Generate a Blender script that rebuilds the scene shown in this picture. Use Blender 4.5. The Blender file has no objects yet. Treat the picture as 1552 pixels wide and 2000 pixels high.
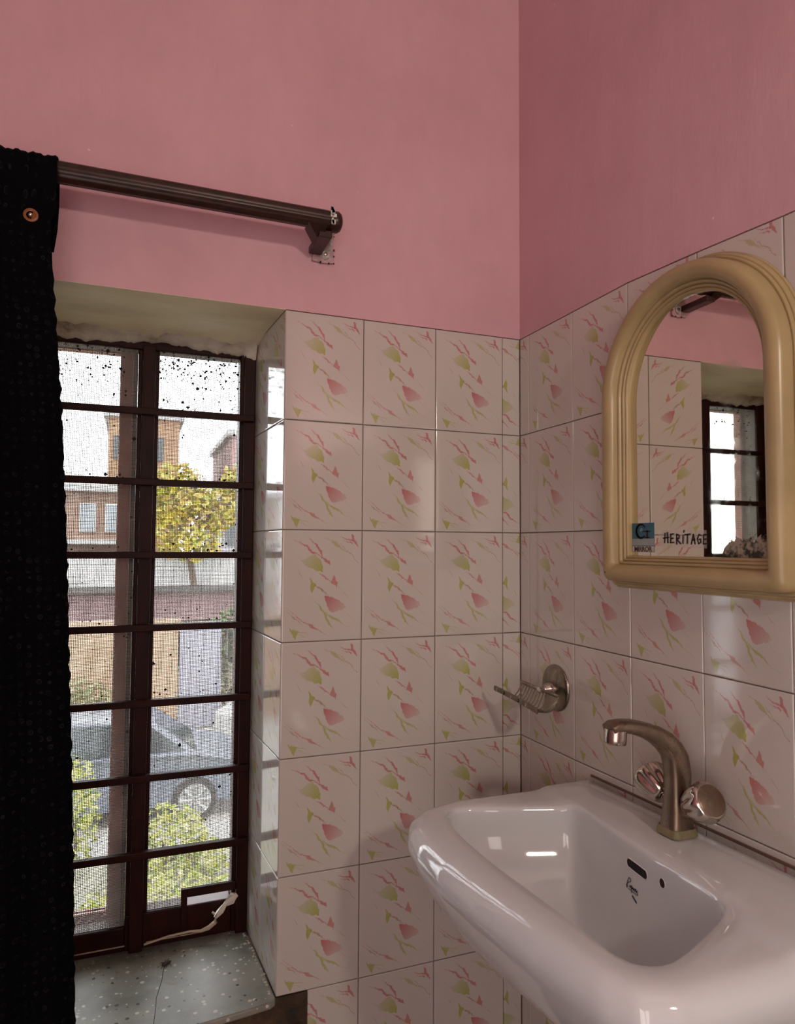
import bpy, math, random
from mathutils import Vector, Matrix
from mathutils.bvhtree import BVHTree
random.seed(7)
C = bpy.context.scene.collection
SC = bpy.context.scene
PI = math.pi

# ------------------------------------------------------------------ camera, world, lights, exposure
def make_camera():
    cd = bpy.data.cameras.new('camera'); co = bpy.data.objects.new('camera', cd); C.objects.link(co)
    f, cx, cy, cz, yaw, pit, rol = 1342.26, -0.738777, -1.230754, -0.029536, 0.363737, 0.050394, 0.006017
    fw = Vector((math.sin(yaw)*math.cos(pit), math.cos(yaw)*math.cos(pit), math.sin(pit)))
    r = Vector((math.cos(yaw), -math.sin(yaw), 0)); u = r.cross(fw)
    r2 = r*math.cos(rol) + u*math.sin(rol); u2 = -r*math.sin(rol) + u*math.cos(rol)
    m = Matrix(((r2.x, u2.x, -fw.x, cx), (r2.y, u2.y, -fw.y, cy), (r2.z, u2.z, -fw.z, cz), (0, 0, 0, 1)))
    co.matrix_world = m
    cd.sensor_fit = 'HORIZONTAL'; cd.sensor_width = 36.0; cd.lens = f*36.0/1552.0
    cd.dof.use_dof = True; cd.dof.focus_distance = 1.15; cd.dof.aperture_fstop = 14
    cd.clip_start = 0.02; cd.clip_end = 300
    SC.camera = co
make_camera()

w = bpy.data.worlds.new('sky'); SC.world = w; w.use_nodes = True
nt = w.node_tree; nt.nodes.clear()
wo = nt.nodes.new('ShaderNodeOutputWorld'); bg = nt.nodes.new('ShaderNodeBackground')
bg.inputs[0].default_value = (0.93, 0.97, 1.0, 1); bg.inputs[1].default_value = 12.5
nt.links.new(bg.outputs[0], wo.inputs[0])

def light(name, kind, energy, color, loc, rot, size=None, size_y=None, spread=None):
    ld = bpy.data.lights.new(name, kind); ld.energy = energy; ld.color = color
    if kind == 'AREA':
        ld.shape = 'RECTANGLE'; ld.size = size; ld.size_y = size_y
    if kind == 'SUN': ld.angle = math.radians(3)
    o = bpy.data.objects.new(name, ld); C.objects.link(o); o.location = loc; o.rotation_euler = rot
    return o
# hazy sun over the street outside (comes from behind this building, never enters the room)
light('sun', 'SUN', 7.0, (1.0, 0.93, 0.82), (0, 0, 10), (math.radians(38), 0, math.radians(20)))
# bare bulb on the wall behind the camera
light('bulb_light', 'AREA', 9.5, (1.0, 0.87, 0.72), (-0.36, -2.28, 0.62), (math.radians(90), 0, 0), 0.10, 0.12)
# added soft fill from behind the camera, raises the room's ambient light
light('back_fill_light', 'AREA', 8.0, (1.0, 0.935, 0.86), (-1.08, -2.37, 0.05), (math.radians(94), 0, 0), 0.5, 2.2)
# added fill from the camera's left, brightens the mirror wall
light('side_fill_light', 'AREA', 12.5, (1.0, 0.935, 0.86), (-1.365, -1.85, 0.15), (math.radians(96), 0, math.radians(-90)), 0.7, 2.1)
# daylight portal in the window opening
_p = light('window_portal', 'AREA', 1.0, (1, 1, 1), (-0.72, 0.36, -0.2), (math.radians(-90), 0, 0), 0.5, 1.3)
_p.data.cycles.is_portal = True
vs = SC.view_settings
vs.view_transform = 'Standard'; vs.look = 'None'; vs.exposure = 0.0; vs.gamma = 1.0; vs.use_curve_mapping = False

# ------------------------------------------------------------------ helpers
class M:
    def __init__(s): s.v = []; s.f = []; s.uv = None
    def add(s, vs_, fs_):
        n = len(s.v); s.v += [tuple(p) for p in vs_]; s.f += [tuple(i+n for i in f) for f in fs_]; return s
    def box(s, x0, x1, y0, y1, z0, z1, m=None):
        P = [(x, y, z) for x in (x0, x1) for y in (y0, y1) for z in (z0, z1)]
        if m: P = [tuple(m @ Vector(p)) for p in P]
        return s.add(P, [(0,1,3,2),(4,6,7,5),(0,4,5,1),(2,3,7,6),(0,2,6,4),(1,5,7,3)])
    def loft(s, rings, cap0=True, cap1=True, closed=True):
        n = len(rings[0]); vs_ = [p for r in rings for p in r]; fs_ = []
        for i in range(len(rings)-1):
            for j in range(n if closed else n-1):
                k = (j+1) % n
                fs_.append((i*n+j, i*n+k, (i+1)*n+k, (i+1)*n+j))
        if cap0: fs_.append(tuple(reversed(range(n))))
        if cap1: fs_.append(tuple(range((len(rings)-1)*n, len(rings)*n)))
        return s.add(vs_, fs_)
    def tube(s, path, rad, n=8, caps=True, flat=None, up=Vector((0, 0, 1))):
        P = [Vector(p) for p in path]; rings = []
        for i, p in enumerate(P):
            a = P[max(i-1, 0)]; b = P[min(i+1, len(P)-1)]; t = (b-a).normalized()
            uu = up if abs(t.dot(up)) < .95 else Vector((1, 0, 0))
            e1 = t.cross(uu).normalized(); e2 = e1.cross(t).normalized()
            r = rad[i] if isinstance(rad, (list, tuple)) else rad
            ra, rb = (r if isinstance(r, (list, tuple)) else (r, r))
            rings.append([p + e1*ra*math.cos(2*PI*k/n) + e2*rb*math.sin(2*PI*k/n) for k in range(n)])
        return s.loft(rings, caps, caps)
    def lathe(s, org, axis, prof, n=32, mod=None):
        A = Vector(axis).normalized(); uu = Vector((0, 0, 1)) if abs(A.z) < .9 else Vector((1, 0, 0))
        e1 = A.cross(uu).normalized(); e2 = A.cross(e1).normalized(); O = Vector(org); rings = []
        for (h, r) in prof:
            rings.append([O + A*h + (e1*math.cos(2*PI*k/n) + e2*math.sin(2*PI*k/n))*r*(mod(k/n, h) if mod else 1) for k in range(n)])
        return s.loft(rings)
    def poly(s, pts, ext):
        n = len(pts); e = Vector(ext); P = [Vector(p) for p in pts]
        return s.add(P + [p+e for p in P], [tuple(range(n))] + [tuple(reversed(range(n, 2*n)))] + [((i+1)%n, i, n+i, n+(i+1)%n) for i in range(n)])
def mesh(name, mb, mat, smooth=False, angle=40):
    me = bpy.data.meshes.new(name); me.from_pydata(mb.v, [], mb.f); me.validate(); me.update()
    for m_ in (mat if isinstance(mat, (list, tuple)) else [mat]): me.materials.append(m_)
    if smooth:
        me.polygons.foreach_set('use_smooth', [True]*len(me.polygons))
        if angle: me.set_sharp_from_angle(angle=math.radians(angle))
    import bmesh
    bm = bmesh.new(); bm.from_mesh(me); bmesh.ops.recalc_face_normals(bm, faces=bm.faces); bm.to_mesh(me); bm.free()
    return me
def obj(name, mb, mat, parent=None, smooth=False, angle=40, bevel=0, kind=None, loc=None):
    me = mb if isinstance(mb, bpy.types.Mesh) else mesh(name, mb, mat, smooth, angle)
    o = bpy.data.objects.new(name, me); C.objects.link(o)
    if loc: o.location = loc
    if parent: put(o, parent)
    if bevel:
        b = o.modifiers.new('bevel', 'BEVEL'); b.width = bevel; b.segments = 2; b.limit_method = 'ANGLE'
        b.angle_limit = math.radians(35)
    if kind: o['kind'] = kind
    return o
WORLD = {}
def put(o, parent):
    # parts are modelled in world coordinates: cancel the parent's own placement
    o.parent = parent
    o.matrix_parent_inverse = WORLD.get(parent.name, Matrix.Identity(4)).inverted()
def thing(name, label, cat, loc=(0, 0, 0), group=None):
    o = bpy.data.objects.new(name, None); C.objects.link(o); o.location = loc; o.empty_display_size = .05
    WORLD[o.name] = Matrix.Translation(Vector(loc))
    return tag(o, label, cat, group)
def tag(o, label=None, cat=None, group=None):
    if label: o['label'] = label
    if cat: o['category'] = cat
    if group: o['group'] = group
    return o
def structure(o, label=None):
    o['kind'] = 'structure'
    if label: o['label'] = label
    return o

# ------------------------------------------------------------------ materials
class N:
    def __init__(s, name):
        s.m = bpy.data.materials.new(name); s.m.use_nodes = True; s.t = s.m.node_tree
        s.b = s.t.nodes['Principled BSDF']
    def n(s, ty, **k):
        x = s.t.nodes.new(ty)
        for a, v in k.items(): setattr(x, a, v)
        return x
    def l(s, a, b): s.t.links.new(a, b)
    def math(s, op, a, b=None, clamp=False):
        x = s.n('ShaderNodeMath', operation=op); x.use_clamp = clamp
        for i, q in enumerate((a, b)):
            if q is None: continue
            if isinstance(q, (int, float)): x.inputs[i].default_value = q
            else: s.l(q, x.inputs[i])
        return x.outputs[0]
    def co(s, kind='Object'):
        if not hasattr(s, 'tc'): s.tc = s.n('ShaderNodeTexCoord')
        return s.tc.outputs[kind]
    def noise(s, scale, detail=4, rough=.55, dist=0, vec=None, sc=None):
        v = vec if vec is not None else s.co()
        if sc:
            mp = s.n('ShaderNodeMapping'); mp.inputs['Scale'].default_value = sc; s.l(v, mp.inputs[0]); v = mp.outputs[0]
        x = s.n('ShaderNodeTexNoise'); x.inputs['Scale'].default_value = scale; x.inputs['Detail'].default_value = detail
        x.inputs['Roughness'].default_value = rough; x.inputs['Distortion'].default_value = dist; s.l(v, x.inputs['Vector'])
        return x.outputs['Fac']
    def ramp(s, fac, stops, interp='LINEAR'):
        x = s.n('ShaderNodeValToRGB'); cr = x.color_ramp; cr.interpolation = interp
        while len(cr.elements) < len(stops): cr.elements.new(.5)
        for e, (p, c) in zip(cr.elements, stops):
            e.position = p; e.color = c if len(c) == 4 else (*c, 1)
        s.l(fac, x.inputs[0]); return x
    def mix(s, fac, a, b, mode='MIX'):
        x = s.n('ShaderNodeMix', data_type='RGBA', blend_type=mode)
        for i, q in ((0, fac), (6, a), (7, b)):
            if isinstance(q, (int, float)): x.inputs[i].default_value = q
            elif isinstance(q, tuple): x.inputs[i].default_value = (*q, 1)
            else: s.l(q, x.inputs[i])
        return x.outputs[2]
    def bump(s, h, strength=.3, dist=.002):
        x = s.n('ShaderNodeBump'); x.inputs['Strength'].default_value = strength; x.inputs['Distance'].default_value = dist
        s.l(h, x.inputs['Height']); s.l(x.outputs[0], s.b.inputs['Normal']); return x
    def base(s, c):
        if isinstance(c, tuple): s.b.inputs['Base Color'].default_value = (*c, 1)
        else: s.l(c, s.b.inputs['Base Color'])
    def set(s, rough=None, metal=None, spec=None, coat=None):
        if rough is not None:
            if isinstance(rough, (int, float)): s.b.inputs['Roughness'].default_value = rough
            else: s.l(rough, s.b.inputs['Roughness'])
        if metal is not None: s.b.inputs['Metallic'].default_value = metal
        if spec is not None: s.b.inputs['Specular IOR Level'].default_value = spec
        if coat is not None: s.b.inputs['Coat Weight'].default_value = coat
        return s
def simple(name, col, rough=.5, metal=0, var=.12, scale=20, bump=0, bscale=60):
    n = N(name); f = n.noise(scale)
    lo = tuple(c*(1-var) for c in col); hi = tuple(min(1, c*(1+var)) for c in col)
    n.base(n.ramp(f, [(.3, lo), (.7, hi)]).outputs[0]); n.set(rough, metal)
    if bump: n.bump(n.noise(bscale), bump, .002)
    return n.m

def m_plaster():
    n = N('pink_plaster')
    a = n.noise(3.2, 5, .6); b = n.noise(38, 4, .6, vec=None, sc=(1, 1, .35)); sp = n.noise(55, 1, .5)
    c = n.ramp(a, [(.28, (.58, .335, .385)), (.5, (.655, .38, .435)), (.75, (.69, .42, .47))]).outputs[0]
    c = n.mix(n.ramp(b, [(.35, (0, 0, 0)), (.8, (.35, .35, .35))]).outputs[0], c, (.56, .34, .38))
    c = n.mix(n.ramp(sp, [(.80, (0, 0, 0)), (.83, (1, 1, 1))]).outputs[0], c, (.80, .66, .66))
    n.base(c); n.set(.55, spec=.35)
    h = n.math('ADD', n.noise(26, 5, .6, sc=(1, 1, .3)), n.math('MULTIPLY', n.noise(7, 2), 1.6))
    n.bump(h, .35, .004)
    return n.m
def m_cream():
    n = N('cream_plaster')
    c = n.ramp(n.noise(7, 5, .6, sc=(.5, 1.6, 1.6)), [(.3, (.66, .56, .36)), (.6, (.82, .73, .51)), (.8, (.86, .79, .60))]).outputs[0]
    n.base(c); n.set(.6); n.bump(n.noise(35, 5, .65, sc=(.4, 1.3, 1)), .5, .005)
    return n.m
def m_roughcast():
    n = N('crumbling_plaster')
    c = n.ramp(n.noise(22, 6, .7), [(.28, (.25, .21, .16)), (.42, (.54, .48, .40)), (.7, (.66, .61, .53))]).outputs[0]
    n.base(c); n.set(.85); n.bump(n.noise(45, 6, .7), .9, .006)
    return n.m
def m_grout():
    n = N('tile_grout'); n.base(n.ramp(n.noise(14), [(.3, (.17, .10, .08)), (.7, (.33, .22, .18))]).outputs[0]); n.set(.9); return n.m
def m_stained():
    n = N('stained_cement')
    c = n.ramp(n.noise(16, 6, .7, .4), [(.3, (.012, .007, .004)), (.55, (.06, .035, .018)), (.72, (.12, .075, .035)), (.82, (.22, .24, .20))]).outputs[0]
    n.base(c); n.set(.8); n.bump(n.noise(40, 5, .7), .8, .005); return n.m

# --- printed wall tile: the print's strokes are held as pairs of curves along the diagonal
TW, TH = .150, .2045
DA = math.radians(36); CA, SA = math.cos(DA), math.sin(DA)
U0, U1, V0, V1 = -4.0, 246.0, -172.0, 92.0
PINK, PK2, GRN, OLV, BRN = (.46, .135, .145), (.48, .20, .18), (.36, .38, .075), (.42, .39, .17), (.34, .20, .10)
def tile_shapes():
    S = []
    def st(pts, wid, col, a=.8, a2=None): S.append(('s', [(x*150, y*203) for x, y in pts], [q*1.22+.15 for q in wid], col, a, a if a2 is None else a2))
    def pg(pts, col, a=.8, a2=None): S.append(('p', [(x*150, y*203) for x, y in pts], None, col, a, a if a2 is None else a2))
    st([(.10,.08),(.20,.11),(.30,.15),(.36,.20),(.43,.215),(.49,.25),(.57,.29),(.60,.32)], [.5,1.2,3.2,4.0,1.5,2.6,5.2,.6], PINK)
    st([(.30,.06),(.37,.10),(.43,.15),(.475,.20),(.50,.245)], [.4,1.6,4.4,3.6,1.6], PINK)
    st([(.51,.06),(.58,.09),(.67,.13),(.72,.16),(.80,.20)], [.5,1.5,6.0,3.5,.8], OLV, .75)
    st([(.70,.11),(.78,.17),(.85,.21),(.90,.25),(.955,.30)], [.5,1.3,1.8,1.2,1.8], BRN, .7)
    pg([(.855,.035),(.885,.03),(.90,.075),(.935,.11),(.955,.165),(.93,.15),(.89,.115),(.86,.09)], PINK, .8)
    st([(.72,.05),(.78,.075),(.84,.085),(.89,.10)], [.4,2.2,2.0,3.0], PINK)
    st([(.75,.09),(.81,.10),(.88,.125)], [.4,1.6,2.6], PINK)
    pg([(.22,.275),(.28,.262),(.34,.235),(.40,.215),(.455,.255),(.505,.32),(.50,.385),(.46,.37),(.41,.375),(.37,.35),(.31,.335)], GRN, .25, .95)
    st([(.36,.27),(.43,.32),(.48,.37)], [.3,1.2,.5], (.22,.20,.07), .5)
    st([(.12,.19),(.22,.27),(.32,.35),(.40,.41)], [.3,1.0,.8,.4], BRN, .35)
    st([(.45,.385),(.50,.41),(.55,.44),(.62,.475)], [.5,3.0,2.6,1.0], PINK, .7)
    pg([(.60,.475),(.625,.44),(.645,.395),(.665,.42),(.67,.46),(.70,.475),(.675,.49),(.685,.54),(.655,.505),(.62,.495)], PK2, .85)
    pg([(.33,.415),(.35,.44),(.39,.475),(.42,.495),(.40,.52),(.365,.575),(.345,.535),(.35,.49)], GRN, .9)
    st([(.40,.495),(.46,.52),(.52,.555),(.58,.60)], [1.0,3.0,2.2,.6], BRN, .75)
    st([(.19,.36),(.225,.40),(.26,.44)], [.4,2.0,.5], BRN, .6)
    st([(.68,.50),(.74,.55),(.80,.59),(.84,.63)], [.6,.8,1.8,.5], BRN, .45)
    pg([(.525,.583),(.57,.60),(.62,.605),(.665,.618),(.71,.635),(.735,.652),(.77,.668),(.80,.70),(.755,.725),(.69,.735),(.63,.75),(.595,.74),(.56,.69),(.535,.64)], PINK, 1.0, .25)
    st([(.36,.60),(.44,.67),(.48,.71),(.53,.755)], [.3,1.2,4.2,2.6], GRN, .7)
    st([(.52,.75),(.55,.79),(.575,.835),(.62,.875),(.66,.91)], [2.4,5.0,4.2,1.2,.5], GRN, .75)
    st([(.53,.735),(.58,.775),(.63,.79),(.70,.82),(.78,.865),(.89,.90)], [1.8,2.0,4.4,2.6,1.0,.7], GRN, .75)
    st([(.05,.69),(.11,.73),(.16,.755),(.22,.80),(.27,.825),(.33,.845),(.38,.87),(.46,.90),(.56,.95)], [.8,1.2,1.0,2.2,1.4,3.0,5.0,1.8,.5], PK2, .8)
    st([(.04,.72),(.10,.75),(.15,.785),(.21,.82),(.28,.88)], [1.4,.8,2.6,1.6,.4], BRN, .6)
    pg([(.08,.86),(.12,.885),(.16,.895),(.22,.905),(.19,.925),(.185,.955),(.165,.985),(.14,.95),(.105,.905)], GRN, .8)
    st([(.19,.905),(.26,.915),(.34,.945)], [1.4,1.6,.5], GRN, .7)
    st([(.19,.925),(.25,.94),(.30,.965)], [1.2,1.4,.5], GRN, .6)
    st([(.70,.68),(.78,.74),(.87,.80),(.96,.875)], [.4,.9,.7,.4], BRN, .4)
    return S
def m_tile():
    n = N('printed_tile_glaze')
    NS = 168
    us = [U0 + (U1-U0)*i/(NS-1) for i in range(NS)]
    lanes = []
    def rot(x, y): return (x*CA + y*SA, x*SA - y*CA)
    for kind, pts, wid, col, a, a2 in tile_shapes():
        P = [rot(*p) for p in pts]; iv = {}
        if kind == 's':
            for i, uu in enumerate(us):
                if uu < P[0][0] or uu > P[-1][0]: continue
                for k in range(len(P)-1):
                    if P[k][0] <= uu <= P[k+1][0] and P[k+1][0] > P[k][0]:
                        t = (uu-P[k][0])/(P[k+1][0]-P[k][0]); vv = P[k][1]+t*(P[k+1][1]-P[k][1]); ww = wid[k]+t*(wid[k+1]-wid[k])
                        iv[i] = (vv-ww*.5-.15, vv+ww*.5+.15)
        else:
            for i, uu in enumerate(us):
                xs = []
                for k in range(len(P)):
                    A, B = P[k], P[(k+1) % len(P)]
                    if (A[0] <= uu) != (B[0] <= uu): xs.append(A[1]+(uu-A[0])/(B[0]-A[0])*(B[1]-A[1]))
                if len(xs) > 1: iv[i] = (min(xs), max(xs))
        if not iv: continue
        i0, i1 = min(iv), max(iv)
        for L in lanes:
            if all(i1 < s[0]-2 or i0 > s[1]+2 for s in L): L.append((i0, i1, iv, col, a, a2)); break
        else: lanes.append([(i0, i1, iv, col, a, a2)])
    sx = n.n('ShaderNodeSeparateXYZ'); uvn = n.n('ShaderNodeUVMap'); n.l(uvn.outputs[0], sx.inputs[0])
    X = n.math('MULTIPLY', sx.outputs[0], 150.0); Y = n.math('MULTIPLY', sx.outputs[1], 203.0)
    mp = n.n('ShaderNodeCombineXYZ'); n.l(X, mp.inputs[0]); n.l(Y, mp.inputs[1])
    jit = n.math('ADD', n.math('MULTIPLY', n.math('SUBTRACT', n.noise(.12, 2, .5, vec=mp.outputs[0]), .5), 7.0), n.math('MULTIPLY', n.math('SUBTRACT', n.noise(.5, 3, .65, vec=mp.outputs[0]), .5), 5.0))
    U = n.math('ADD', n.math('MULTIPLY', X, CA), n.math('MULTIPLY', Y, SA))
    V = n.math('ADD', n.math('SUBTRACT', n.math('MULTIPLY', X, SA), n.math('MULTIPLY', Y, CA)), jit)
    un = n.math('DIVIDE', n.math('SUBTRACT', U, U0), U1-U0); vn = n.math('DIVIDE', n.math('SUBTRACT', V, V0), V1-V0)
    base = n.ramp(n.noise(6, 3), [(.3, (.535, .505, .47)), (.7, (.575, .54, .505))]).outputs[0]
    c = base; rng = V1-V0
    for L in lanes:
        lo = [.9]*NS; hi = [.1]*NS
        for s in L:
            for i, (p, q) in s[2].items(): lo[i] = (p-V0)/rng; hi[i] = (q-V0)/rng
            # narrow the ends so the steep gap edges stay outside the shape
            m0 = (lo[s[0]]+hi[s[0]])/2; m1 = (lo[s[1]]+hi[s[1]])/2
            if s[0] > 0: lo[s[0]-1] = m0+.0005; hi[s[0]-1] = m0-.0005
            if s[1] < NS-1: lo[s[1]+1] = m1+.0005; hi[s[1]+1] = m1-.0005
        outs = []
        for arr in (lo, hi):
            fc = n.n('ShaderNodeFloatCurve'); cm = fc.mapping; cu = cm.curves[0]
            keep = [i for i in range(NS) if i in (0, NS-1) or not (abs(arr[i]-arr[i-1]) < 1e-6 and abs(arr[i]-arr[i+1]) < 1e-6)]
            cu.points[0].location = (0, arr[0]); cu.points[1].location = (1, arr[-1])
            for i in keep[1:-1]: cu.points.new(i/(NS-1), arr[i])
            for p in cu.points: p.handle_type = 'VECTOR'
            cm.update(); n.l(un, fc.inputs[1]); outs.append(fc.outputs[0])
        e = rng/1.1
        mk = n.math('MULTIPLY', n.math('MULTIPLY', n.math('SUBTRACT', vn, outs[0]), e, True), n.math('MULTIPLY', n.math('SUBTRACT', outs[1], vn), e, True))
        mk = n.math('MINIMUM', n.math('MULTIPLY', n.math('SUBTRACT', vn, outs[0]), e, True), n.math('MULTIPLY', n.math('SUBTRACT', outs[1], vn), e, True))
        stops = []
        for s in sorted(L, key=lambda q: q[0]):
            stops += [(s[0]/(NS-1), (*s[3], s[4])), (s[1]/(NS-1), (*s[3], s[5]))]
        r = n.ramp(un, stops[:32])
        c = n.mix(n.math('MULTIPLY', mk, r.outputs[1]), c, r.outputs[0])
    n.base(c); n.set(.08, spec=.72)
    n.bump(n.noise(5.5, 1.5, .4, vec=n.co('Object')), .10, .004)
    return n.m, len(lanes)

PLASTER = m_plaster(); CREAM = m_cream(); ROUGHCAST = m_roughcast(); GROUT = m_grout(); STAIN = m_stained()
TILE, NL = m_tile(); print('lanes', NL)

def m_terrazzo():
    n = N('grey_terrazzo')
    g = n.ramp(n.noise(9, 5, .6), [(.3, (.15, .155, .13)), (.55, (.29, .295, .26)), (.8, (.36, .365, .33))]).outputs[0]
    v = n.n('ShaderNodeTexVoronoi'); v.inputs['Scale'].default_value = 120; n.l(n.co(), v.inputs['Vector'])
    sel = n.n('ShaderNodeSeparateColor'); n.l(v.outputs['Color'], sel.inputs[0])
    chip = n.math('LESS_THAN', v.outputs['Distance'], n.math('MULTIPLY', sel.outputs[1], .50))
    wsel = n.math('MULTIPLY', chip, n.math('GREATER_THAN', sel.outputs[0], .72)); dsel = n.math('MULTIPLY', chip, n.math('LESS_THAN', sel.outputs[0], .10))
    c = n.mix(wsel, g, (.60, .59, .52)); c = n.mix(dsel, c, (.06, .055, .05))
    patch = n.ramp(n.noise(5, 6, .75, .6), [(.60, (0, 0, 0)), (.68, (.75, .75, .75))]).outputs[0]
    c = n.mix(patch, c, (.10, .09, .07))
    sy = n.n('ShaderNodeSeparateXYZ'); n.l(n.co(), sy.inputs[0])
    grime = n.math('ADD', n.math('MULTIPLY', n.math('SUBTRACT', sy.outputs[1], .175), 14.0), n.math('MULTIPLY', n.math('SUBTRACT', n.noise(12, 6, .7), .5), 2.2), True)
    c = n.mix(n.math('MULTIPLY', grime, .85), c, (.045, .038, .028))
    n.base(c); n.set(.42); n.bump(n.noise(60, 5, .6), .25, .002); return n.m
def m_frame():
    n = N('maroon_paint')
    c = n.ramp(n.noise(30, 5, .7, sc=(1, 1, .25)), [(.3, (.009, .0014, .001)), (.7, (.028, .0038, .0025)), (.85, (.05, .013, .008))]).outputs[0]
    n.base(c); n.set(.5, spec=.14); n.bump(n.noise(80, 4, .6, sc=(1, 1, .2)), .4, .001); return n.m
def m_sash():
    n = N('red_oxide_paint')
    n.base(n.ramp(n.noise(14, 5, .7, sc=(1, 1, .4)), [(.3, (.16, .035, .018)), (.7, (.30, .07, .04))]).outputs[0]); n.set(.5); return n.m
def m_curtain():
    n = N('black_dotted_cloth')
    mp = n.n('ShaderNodeMapping'); uvn = n.n('ShaderNodeUVMap'); n.l(uvn.outputs[0], mp.inputs[0])
    v = n.n('ShaderNodeTexVoronoi'); v.inputs['Scale'].default_value = 80; v.inputs['Randomness'].default_value = .35
    n.l(mp.outputs[0], v.inputs['Vector'])
    ring = n.ramp(v.outputs['Distance'], [(.13, (.25, .25, .25)), (.2, (0, 0, 0)), (.24, (1, 1, 1)), (.31, (0, 0, 0))]).outputs[0]
    brk = n.ramp(n.noise(90, 2, .5, vec=mp.outputs[0]), [(.4, (0, 0, 0)), (.6, (1, 1, 1))]).outputs[0]
    f = n.mix(1.0, n.mix(1.0, ring, brk, 'MULTIPLY'), n.ramp(n.noise(9, 3, .6, vec=mp.outputs[0]), [(.35, (.12, .12, .12)), (.7, (1, 1, 1))]).outputs[0], 'MULTIPLY')
    n.base(n.mix(f, (.0018, .0018, .0032), (.030, .031, .040))); n.set(.95, spec=.06)
    n.bump(n.noise(420, 3, .6, vec=mp.outputs[0]), .5, .001); return n.m
def m_mirror():
    n = N('old_mirror_silver'); n.base((.86, .87, .83)); n.set(.015, metal=1.0)
    pos = n.co('Object'); sx = n.n('ShaderNodeSeparateXYZ'); n.l(pos, sx.inputs[0])
    # worn silvering: blotches with a shape of their own at the lower right and tiny spots scattered about
    a = n.noise(26, 6, .65, 1.0)
    low = n.math('MULTIPLY', n.math('SUBTRACT', .052, n.math('ADD', sx.outputs[2], .041)), 12.0, True)
    side = n.math('MULTIPLY', n.math('SUBTRACT', -.500, sx.outputs[1]), 18.0, True)
    k = n.math('GREATER_THAN', n.math('ADD', n.math('MULTIPLY', n.math('MULTIPLY', low, side), 1.3), a), .93)
    v = n.n('ShaderNodeTexVoronoi'); v.inputs['Scale'].default_value = 75; n.l(pos, v.inputs['Vector'])
    s2 = n.n('ShaderNodeSeparateColor'); n.l(v.outputs['Color'], s2.inputs[0])
    dot = n.math('MULTIPLY', n.math('LESS_THAN', v.outputs['Distance'], n.math('MULTIPLY', s2.outputs[2], .20)), n.math('GREATER_THAN', s2.outputs[0], .90))
    d = n.math('MAXIMUM', k, dot)
    grime = n.ramp(n.noise(60, 5, .7), [(.46, (.03, .028, .022)), (.56, (.34, .30, .23))]).outputs[0]
    n.base(n.mix(d, (.80, .79, .70), grime))
    n.l(n.math('SUBTRACT', 1.0, n.math('MULTIPLY', d, .95)), n.b.inputs['Metallic'])
    haze = n.math('MULTIPLY', side, n.ramp(n.noise(14, 5, .7, .5), [(.5, (0, 0, 0)), (.75, (.16, .16, .16))]).outputs[0])
    n.set(n.math('ADD', n.math('MULTIPLY', d, .6), n.math('ADD', haze, .012))); return n.m
def m_metal(name, col, rough=.25, grime=(.12, .08, .045), amount=.45, metal=1.0):
    n = N(name); f = n.ramp(n.noise(45, 6, .7, .3, sc=(1, 1, .45)), [(.38, (0, 0, 0)), (.75, (amount,)*3)]).outputs[0]
    n.base(n.mix(f, col, grime)); n.set(n.math('ADD', n.math('MULTIPLY', f, .35), rough), metal=metal)
    n.bump(n.noise(90, 4, .6), .08, .001); return n.m
def m_leaf(name, a, b, c_):
    n = N(name); g = n.n('ShaderNodeNewGeometry')
    n.base(n.ramp(g.outputs['Random Per Island'], [(0, a), (.5, b), (1, c_)]).outputs[0]); n.set(.55)
    n.b.inputs['Transmission Weight'].default_value = 0
    return n.m
TERR = m_terrazzo(); FRAME = m_frame(); SASH = m_sash(); CURT = m_curtain(); MIRR = m_mirror()
MFRAME = simple('aged_cream_plastic', (.38, .29, .145), .30, var=.14, scale=9, bump=.05)
CERAM = N('white_vitreous_china'); CERAM.base(CERAM.ramp(CERAM.noise(6, 4), [(.3, (.64, .68, .70)), (.7, (.69, .73, .75))]).outputs[0]); CERAM.set(.06, spec=.7, coat=.5); CERAM.b.inputs['Coat Roughness'].default_value = .04; CERAM = CERAM.m
BRASS = m_metal('worn_dull_metal', (.30, .24, .185), .24, (.15, .10, .06), .7)
CHROME = m_metal('tarnished_chrome', (.62, .57, .52), .10, (.24, .18, .12), .6)
SCALE_ = m_metal('verdigris_limescale', (.34, .27, .16), .5, (.15, .17, .10), .9, .5)
STEEL = m_metal('spotted_steel', (.34, .31, .26), .22, (.15, .11, .07), .8)
BLACK = simple('black_hole', (.006, .005, .005), .8)
INK = simple('black_ink', (.02, .015, .02), .5)
WOODD = simple('dark_varnished_wood', (.028, .008, .004), .34, var=.6, scale=45)
WIRE = simple('grey_wire', (.16, .15, .14), .6, var=.2)
DIRT = simple('black_dirt', (.010, .012, .012), .9)
WHITEP = simple('white_paint', (.62, .60, .56), .6)
GLASS = N('dusty_glass'); GLASS.b.inputs['Transmission Weight'].default_value = 1; GLASS.b.inputs['IOR'].default_value = 1.0; GLASS.base((.97, .97, .97)); GLASS.set(.0, spec=.3); GLASS = GLASS.m

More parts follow.
